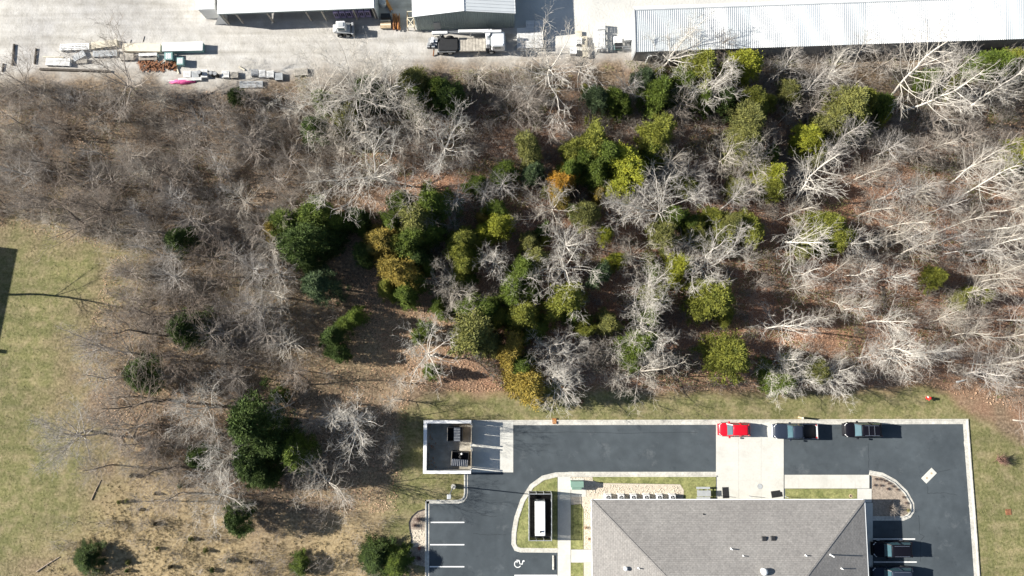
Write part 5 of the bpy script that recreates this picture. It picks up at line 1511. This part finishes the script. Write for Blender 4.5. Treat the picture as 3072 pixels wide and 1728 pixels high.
for (x, y, r, c) in CEDARS[::2]:
    if y < 1000 and x > 850:
        a_ = rnd.uniform(0, 6.28)
        d_ = r * rnd.uniform(0.9, 1.5) * 19.5
        CEDARS.append((x + d_ * math.cos(a_), y + d_ * math.sin(a_), rnd.uniform(0.6, 1.1), rnd.choice(['G', 'Y', 'V', 'L', c])))
for (x, y, r, c) in CEDARS:
    r *= 1.04 if c not in 'DT' else 0.98
    h = max(1.6, r * rnd.uniform(3.0, 4.2))
    if y > 1350: h = r * 1.6
    p = W(x * K, y * K, h * 0.5)
    f_ = rnd.uniform(0.85, 1.15)
    TREES.append(('cedar', p.x, p.y, h, tuple(q * f_ for q in CY[c]), r, c))

# names that say which one: row of the woods + the landmark above or below + order from the left
def where(u, v):
    if v < 330: row = 'along the yard edge'
    elif v < 560: row = 'in the upper woods'
    elif v < 780: row = 'in the middle woods'
    elif v < 1000: row = 'in the lower woods'
    elif v < 1290: row = 'at the lower woods edge'
    else: row = 'at the bottom left'
    if v < 780 or u < 1150:
        col = 'below the pallets' if u < 600 else 'below the open shed' if u < 1150 else 'below the grey building' if u < 1560 else 'below the crates' if u < 1905 else 'below the white roof' if u < 2500 else 'near the right edge'
        if v >= 1290: col = 'beside the meadow' if u < 560 else 'left of the lot'
        elif v >= 780: col = 'beside the meadow' if u < 560 else 'left of the dumpsters'
    else:
        col = 'above the dumpsters' if u < 1560 else 'above the asphalt' if u < 2100 else 'above the parked cars' if u < 2720 else 'near the right edge'
    return row, col


buckets = {}
for t_ in TREES:
    u, v = px((t_[1], t_[2], 0.5 * t_[3]))
    if t_[0] == 'bare':
        look = {'spread': 'wide branching', 'straight': 'straight slender', 'twiggy': 'fine twigged'}[t_[5]]
        tone = 'white' if t_[4] == WHITE else 'pale' if t_[4] in (PALE, ASH) else 'grey brown'
        kd = '%s %s bare tree' % (tone, look) if not (tone == 'grey brown' and u > 2500) else 'brown %s bare tree' % look.split()[-1]
    else:
        kd = {'D': 'dark green', 'T': 'dark green', 'G': 'mid green', 'V': 'olive green', 'Y': 'yellow green', 'L': 'bright yellow green', 'B': 'bronze', 'O': 'orange'}[t_[6]] + ' cedar'
    buckets.setdefault((kd, *where(u, v)), []).append((u, t_))
BT = {}
for (kd, row, col), lst in buckets.items():
    kd = kd.replace('grey brown', 'greyish')
    lst.sort(key=lambda q: q[0])
    for i, (u, t_) in enumerate(lst):
        pre = '' if len(lst) == 1 else ORD[i] + ' '
        suf = '' if len(lst) == 1 else ' from left'
        lab = ('%s%s%s %s %s' % (pre, kd, suf, row, col)).strip().replace(' in the ', ' in ').replace('at the lower woods edge', 'at woods edge').replace('along the yard', 'along yard').replace('near the right', 'near right') if len(('%s%s%s %s %s' % (pre, kd, suf, row, col)).split()) > 12 else ('%s%s%s %s %s' % (pre, kd, suf, row, col)).strip()
        kind, x, y, h, colr = t_[:5]
        rz = rnd.uniform(0, 6.28)
        if kind == 'bare':
            tm, cm = rnd.choice(PROTO[t_[5]])
            o = empty('bare_tree', (x, y, -0.03), rz, lab, 'tree', 'bare trees in the woods')
            s_ = h / 15.0
            k_ = (0.72 + 0.28 * (h / 12)) if h < 12 else 1.0
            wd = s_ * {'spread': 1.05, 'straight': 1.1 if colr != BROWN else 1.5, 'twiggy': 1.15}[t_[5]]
            o.scale = (wd, wd, s_)
            o.rotation_euler = (rnd.uniform(-0.05, 0.05), rnd.uniform(-0.05, 0.05), rz)
            link('trunk', tm, o, color=colr if colr != BROWN else (0.17, 0.135, 0.105))  # BROWN trunks coloured darker, standing in for their shaded side and shadow line
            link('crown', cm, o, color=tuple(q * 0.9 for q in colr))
        else:
            tm, cm = rnd.choice(CED)
            o = empty('cedar_tree', (x, y, -0.03), rz, lab, 'tree', 'cedars in the woods')
            sx_ = rnd.uniform(0.85, 1.2)
            o.scale = (t_[5] / 2.0 * sx_, t_[5] / 2.0 / sx_, h / 8.0)
            o.rotation_euler = (rnd.uniform(-0.06, 0.06), rnd.uniform(-0.06, 0.06), rz)
            link('trunk', tm, o, color=(0.16, 0.12, 0.09))
            link('crown', cm, o, color=colr)

# ------------------------------------------------------------------ undergrowth, leaf litter, grass: uncountable stuff
def scatter(polys, dens, R, excl=None):
    out = []
    for zp, d_ in zip(polys, dens):
        A = np.array([[p[0], p[1]] for p in zp])
        lo, hi = A.min(0), A.max(0)
        n = int((hi - lo).prod() * d_)
        q = lo + R.random((n, 2)) * (hi - lo)
        out.append(q[sdf(q, zp) > 0])
    return np.concatenate(out)


R3 = np.random.default_rng(5)
TH_Z = [Wa(D(p)) for p in ([(-60, 205), (440, 235), (740, 225), (830, 480), (760, 720), (620, 900), (330, 880), (330, 640), (110, 545), (-60, 560)],
                            [(300, 640), (880, 760), (860, 960), (700, 1010), (860, 1180), (560, 1290), (280, 1180), (240, 950), (190, 850)],
                            [(740, 190), (1250, 175), (1600, 160), (2640, 130), (2640, 440), (1950, 430), (1500, 480), (1150, 420), (830, 480)],
                            [(1150, 420), (1500, 480), (1950, 430), (2640, 420), (2640, 1040), (2330, 950), (1900, 970), (1250, 975), (1050, 700)],
                            [(60, 1449), (200, 1300), (560, 1290), (1000, 1200), (1000, 1480), (60, 1480)])]
cen = scatter(TH_Z, (1.25, 0.55, 1.25, 0.68, 0.2), R3)
# patchy: keep where noise is high
kp = vnoise(cen, 4.5, 21) + 0.5 * vnoise(cen, 1.6, 22) > 0.52
cen = cen[kp]
nb_ = len(cen)
hs = R3.uniform(0.8, 3.3, nb_) * (0.6 + 0.8 * vnoise(cen, 7.0, 23))
mtw = 46
base = np.repeat(cen, mtw, 0) + R3.normal(0, 0.30, (nb_ * mtw, 2)) * np.repeat(hs, mtw)[:, None] ** 0.5
hh = np.repeat(hs, mtw)
d3 = np.column_stack([R3.normal(0, 0.55, (nb_ * mtw, 2)), np.full(nb_ * mtw, 1.0)])
d3 /= np.linalg.norm(d3, axis=1)[:, None]
t0 = R3.random(nb_ * mtw) ** 1.2 * 0.75
p0 = np.column_stack([base, t0 * hh * 0.8])
ln = hh * R3.uniform(0.25, 0.65, nb_ * mtw) + 0.15
V, Fc = tubes(p0, p0 + d3 * ln[:, None], R3.uniform(0.010, 0.022, nb_ * mtw), None, 3)
tk_ = link('undergrowth', np_mesh('undergrowth', V, Fc, M_shrub))
tag(tk_, 'grey brown tangle of low twiggy undergrowth under the trees', 'undergrowth', kind='stuff')

# low green honeysuckle leaves in patches between the trees
gq = scatter(TH_Z[2:4] + TH_Z[:1], (60.0, 42.0, 14.0), R3)
pn = vnoise(gq, 3.6, 61) * 0.65 + vnoise(gq, 1.1, 62) * 0.35
gq = gq[pn > 0.56]
gn_ = len(gq)
hb = 0.25 + 1.3 * vnoise(gq, 2.2, 63)
gc = np.column_stack([gq, hb * R3.random(gn_) ** 0.6])
ga = R3.uniform(0, 6.283, gn_); gs = R3.uniform(0.04, 0.10, gn_)[:, None]
gt = R3.normal(0, 0.45, (gn_, 2))
gex = np.column_stack([np.cos(ga), np.sin(ga), gt[:, 0]]) * gs
gey = np.column_stack([-np.sin(ga), np.cos(ga), gt[:, 1]]) * gs * 0.55
V = np.stack([gc - gex, gc - gey, gc + gex, gc + gey], 1).reshape(-1, 3)
M_hs = mat('low_green_leaves', (0.085, 0.105, 0.035), 0.85, 0.4, 0.4, c2=(0.21, 0.21, 0.075), fine=0.4, fscale=4)
tag(link('low_green_brush', np_mesh('low_green_brush', V, np.arange(len(V)).reshape(-1, 4), M_hs)), 'patches of low green leafy brush between the trees', 'brush', kind='stuff')

# leaves on the forest floor
LZ = [Wa(D(p)) for p in ([(1000, 290), (2640, 230), (2640, 1060), (2330, 970), (1900, 985), (1060, 985), (900, 800), (950, 500)], [(280, 640), (1060, 700), (1000, 1290), (700, 1290), (480, 1200), (300, 1150), (200, 900)], [(-40, 230), (1000, 230), (1000, 640), (330, 640), (-40, 560)])]
q = scatter(LZ, (34.0, 16.0, 10.0), R3)
n_ = len(q)


def leaves(q, smin, smax, tilt, m, name, zmax=0.05):
    n_ = len(q)
    a_ = R3.uniform(0, 6.283, n_)
    s_ = R3.uniform(smin, smax, n_)
    tz = R3.normal(0, tilt, (n_, 2))
    z = R3.uniform(0.006, zmax, n_)
    ex = np.column_stack([np.cos(a_), np.sin(a_), tz[:, 0]]) * s_[:, None]
    ey = np.column_stack([-np.sin(a_), np.cos(a_), tz[:, 1]]) * s_[:, None] * 0.6
    c_ = np.column_stack([q, z + np.abs(tz).sum(1) * s_])
    V = np.stack([c_ - ex, c_ - ey, c_ + ex, c_ + ey], 1).reshape(-1, 3)
    return link(name, np_mesh(name, V, np.arange(len(V)).reshape(-1, 4), m))


tag(leaves(q, 0.045, 0.10, 0.35, M_leafl, 'leaf_litter'), 'fallen russet and tan leaves covering the forest floor', 'leaves', kind='stuff')


def blades(q, h0, h1, w, spread, m, name, per=5):
    n_ = len(q) * per
    b0 = np.repeat(q, per, 0) + R3.normal(0, 0.10, (n_, 2))
    d_ = np.column_stack([R3.normal(0, spread, (n_, 2)), np.ones(n_)])
    d_ /= np.linalg.norm(d_, axis=1)[:, None]
    p0_ = np.column_stack([b0, np.zeros(n_)])
    V, Fc = tubes(p0_, p0_ + d_ * R3.uniform(h0, h1, n_)[:, None], np.full(n_, w), None, 3)
    return link(name, np_mesh(name, V, Fc, m))


q = scatter([ZW['tan'], ], (7.0,), R3)
q = q[(q[:, 1] > -32) & (vnoise(q, 2.0, 41) > 0.18)]
q = q[sdf(q, ZW['tan']) > 5.0 * R3.random(len(q)) ** 1.2 + 0.5]
tag(blades(q, 0.15, 0.40, 0.024, 0.9, M_tuft, 'dry_grass', 6), 'tan tufts of dry grass in the clearing at bottom left', 'grass', kind='stuff')
q = scatter([ZW['meadow'], ZW['lawn']], (2.4, 2.0), R3)
lotp = Wa([(1268, 1256), (2912, 1252), (2960, 1900), (1268, 1900)])
q = q[(np.abs(q[:, 0]) < 72) & (q[:, 1] > -30) & (sdf(q, lotp) < -0.1)]
q = q[sdf(q, Wa(bed_w)) < 0]
tag(blades(q, 0.07, 0.17, 0.02, 0.9, M_tuftg, 'grass_tufts', 4), 'short tufts of green and straw grass on lawn and meadow', 'grass', kind='stuff')
# pebbles on the stone beds
pz = [Wa(p) for p in ([(1760, 1455), (2040, 1458), (2046, 1480), (1790, 1488), (1760, 1480)], [(1752, 1500), (1774, 1500), (1774, 1646), (1752, 1646)], [(1715, 1432), (1775, 1432), (1775, 1440), (1715, 1440)], [(1232, 1590), (1274, 1590), (1274, 1640), (1234, 1640)])]
q = scatter(pz, (26, 26, 26, 18), R3)
n_ = len(q); r_ = R3.uniform(0.05, 0.10, n_)
c_ = np.column_stack([q, np.full(n_, 0.095)])
c_[q[:, 0] < W(1300, 1600).x, 2] = 0.055
off = np.array([[1, 0, 0], [0, 1, 0], [-1, 0, 0], [0, -1, 0], [0, 0, 0.7], [0, 0, -0.5]])
V = (c_[:, None, :] + off[None] * (r_[:, None, None] * R3.uniform(0.7, 1.3, (n_, 6, 1)))).reshape(-1, 3)
fo = np.array([[0, 1, 4], [1, 2, 4], [2, 3, 4], [3, 0, 4], [1, 0, 5], [2, 1, 5], [3, 2, 5], [0, 3, 5]])
Fc = (np.arange(n_)[:, None, None] * 6 + fo[None]).reshape(-1, 3)
tag(link('pebbles', np_mesh('pebbles', V, Fc, M_stone)), 'pale rounded pebbles on the stone beds round the office', 'pebbles', kind='stuff')


# ------------------------------------------------------------------ shrubs in the beds and seedlings in the clearing
def shrub_proto(seed, n_, spread, m, nm, rad=0.012):
    R = np.random.default_rng(seed)
    d_ = np.column_stack([R.normal(0, spread, (n_, 2)), np.ones(n_)])
    d_ /= np.linalg.norm(d_, axis=1)[:, None]
    t_ = R.random(n_) ** 1.5 * 0.5
    p0_ = d_ * t_[:, None] + R.normal(0, 0.05, (n_, 3)) * [1, 1, 0]
    p0_[:, 2] = np.maximum(p0_[:, 2], 0)
    e_ = d_ + R.normal(0, 0.3, (n_, 3)); e_[:, 2] = np.abs(e_[:, 2])
    V, Fc = tubes(p0_, p0_ + e_ * R.uniform(0.3, 0.55, n_)[:, None], np.full(n_, rad), None, 3)
    return np_mesh(nm, V, Fc, m)


SHR = [shrub_proto(k, 160, 0.5, M_bark, 'stems') for k in range(3)]
SH = []
for i, (u, v, h) in enumerate(((2625, 1436), (2638, 1437), (2652, 1442), (2664, 1450), (2676, 1458), (2690, 1468), (2622, 1455), (2640, 1456), (2660, 1466), (2708, 1490), (2716, 1508))[k] + (0.5,) for k in range(11)):
    SH.append((u, v, h, (0.17, 0.12, 0.10), ORD[i] + ' small brown grass clump from left in the curved bed', 'grass clumps in the curved bed'))
SH += [(2672, 1522, 1.7, (0.34, 0.30, 0.26), 'large bare ornamental shrub in the shaded end of curved bed', None), (2723, 1530, 0.6, (0.42, 0.38, 0.16), 'small yellow tuft at the tip of the curved bed', None),
       (1254, 1556, 1.3, (0.15, 0.10, 0.09), 'upper brown shrub in the bed left of the parking lines', None), (1243, 1575, 0.9, (0.15, 0.10, 0.09), 'smaller brown shrub under the upper one in left bed', None), (1258, 1643, 0.8, (0.20, 0.08, 0.07), 'reddish low shrub in the bed left of the parking lines', None), (1258, 1672, 1.0, (0.15, 0.10, 0.09), 'lowest brown shrub in the bed left of the parking lines', None),
       (1757, 1583, 0.55, (0.40, 0.20, 0.09), 'upper orange brown shrub in the stone strip by the roof', None), (1767, 1616, 0.5, (0.40, 0.20, 0.09), 'lower orange brown shrub in the stone strip by the roof', None),
       (1505, 1170, 0, None, '', None), (2995, 1380, 2.0, (0.22, 0.13, 0.10), 'sprawling reddish brown shrub on the right hand lawn', None), (1745, 1205, 1.0, (0.30, 0.17, 0.10), 'small russet sapling on the lawn above the asphalt', None)]
for (u, v, h, c, lab, grp) in SH:
    if not h: continue
    z0 = 0.09 if u > 1300 and v > 1300 and u < 2900 else 0.0
    o = empty('bed_shrub', W(u, v, z0), rnd.uniform(0, 6), lab, 'shrub', grp)
    o.scale = (h, h, h)
    link('stems', rnd.choice(SHR), o, color=c)
    MB().cyl((0, 0, -0.02), (0, 0, 0.12), 0.05, 0.03, 6).build('root_crown', M_dwood, o)
seeds = [(385, 1502), (422, 1527), (300, 1570), (470, 1570), (575, 1615), (383, 1638), (475, 1643), (620, 1650), (372, 1665), (388, 1685), (515, 1698), (635, 1682), (690, 1680), (385, 1710), (425, 1722), (640, 1708), (756, 1683), (340, 1420), (400, 1425), (545, 1455), (300, 1590), (360, 1505), (470, 1480), (555, 1640)]
seeds = seeds[::3] + seeds[1::3]
seeds.sort()
for i, (u, v) in enumerate(seeds):
    tm, cm = CED[i % 9]
    o = empty('cedar_seedling', W(u, v), rnd.uniform(0, 6), ('%s small dark cedar seedling from left in the dry grass clearing' % (ORD + ['twenty-first', 'twenty-second', 'twenty-third', 'twenty-fourth'])[i]), 'seedling', 'cedar seedlings in the clearing')
    s_ = rnd.uniform(0.08, 0.15)
    o.scale = (s_, s_, s_ * 0.75)
    link('stem', tm, o, color=(0.16, 0.12, 0.09))
    link('foliage', cm, o, color=rnd.choice([CY['D'], CY['V'], (0.09, 0.07, 0.04)]))

for i, (u0, v0, u1, v1, r, c, lab) in enumerate([(2640, 858, 2652, 928, 0.17, (0.20, 0.16, 0.13), 'dark fallen log on red leaves below the slender right trees'), (2655, 955, 2682, 1040, 0.15, (0.30, 0.26, 0.22), 'grey fallen log touching the white trees near lower right'),
        (275, 1500, 303, 1440, 0.07, (0.42, 0.33, 0.25), 'thin fallen branch at the edge of the left meadow'), (110, 1715, 180, 1670, 0.08, (0.36, 0.29, 0.23), 'thin fallen branch at the bottom left picture corner'), (1905, 955, 1990, 962, 0.09, (0.4, 0.35, 0.3), 'pale fallen branch on red leaves above the asphalt')]):
    a, b = W(u0, v0), W(u1, v1)
    o = empty('fallen_log', (a + b) / 2, 0, lab, 'log', 'fallen logs')
    h_ = (b - a) / 2
    mid = Vector((-h_.y, h_.x, 0)) * 0.03
    lgm = MB().cyl((-h_.x, -h_.y, r), (mid.x, mid.y, r), r, r * 0.85, 8).cyl((mid.x, mid.y, r), (h_.x, h_.y, r * 0.8), r * 0.85, r * 0.55, 8)
    lgm.build('log_trunk', M_bark, o, color=c)
    for k in range(3):
        t = 0.2 + 0.25 * k
        p = Vector((h_.x * (2 * t - 1), h_.y * (2 * t - 1), r))
        q = p + Vector((-h_.y, h_.x, 0)).normalized() * (0.5 * (-1) ** k) + Vector((0, 0, 0.25))
        MB().cyl(p, q, r * 0.35, r * 0.15, 5).build('stub', M_bark, o, color=c)
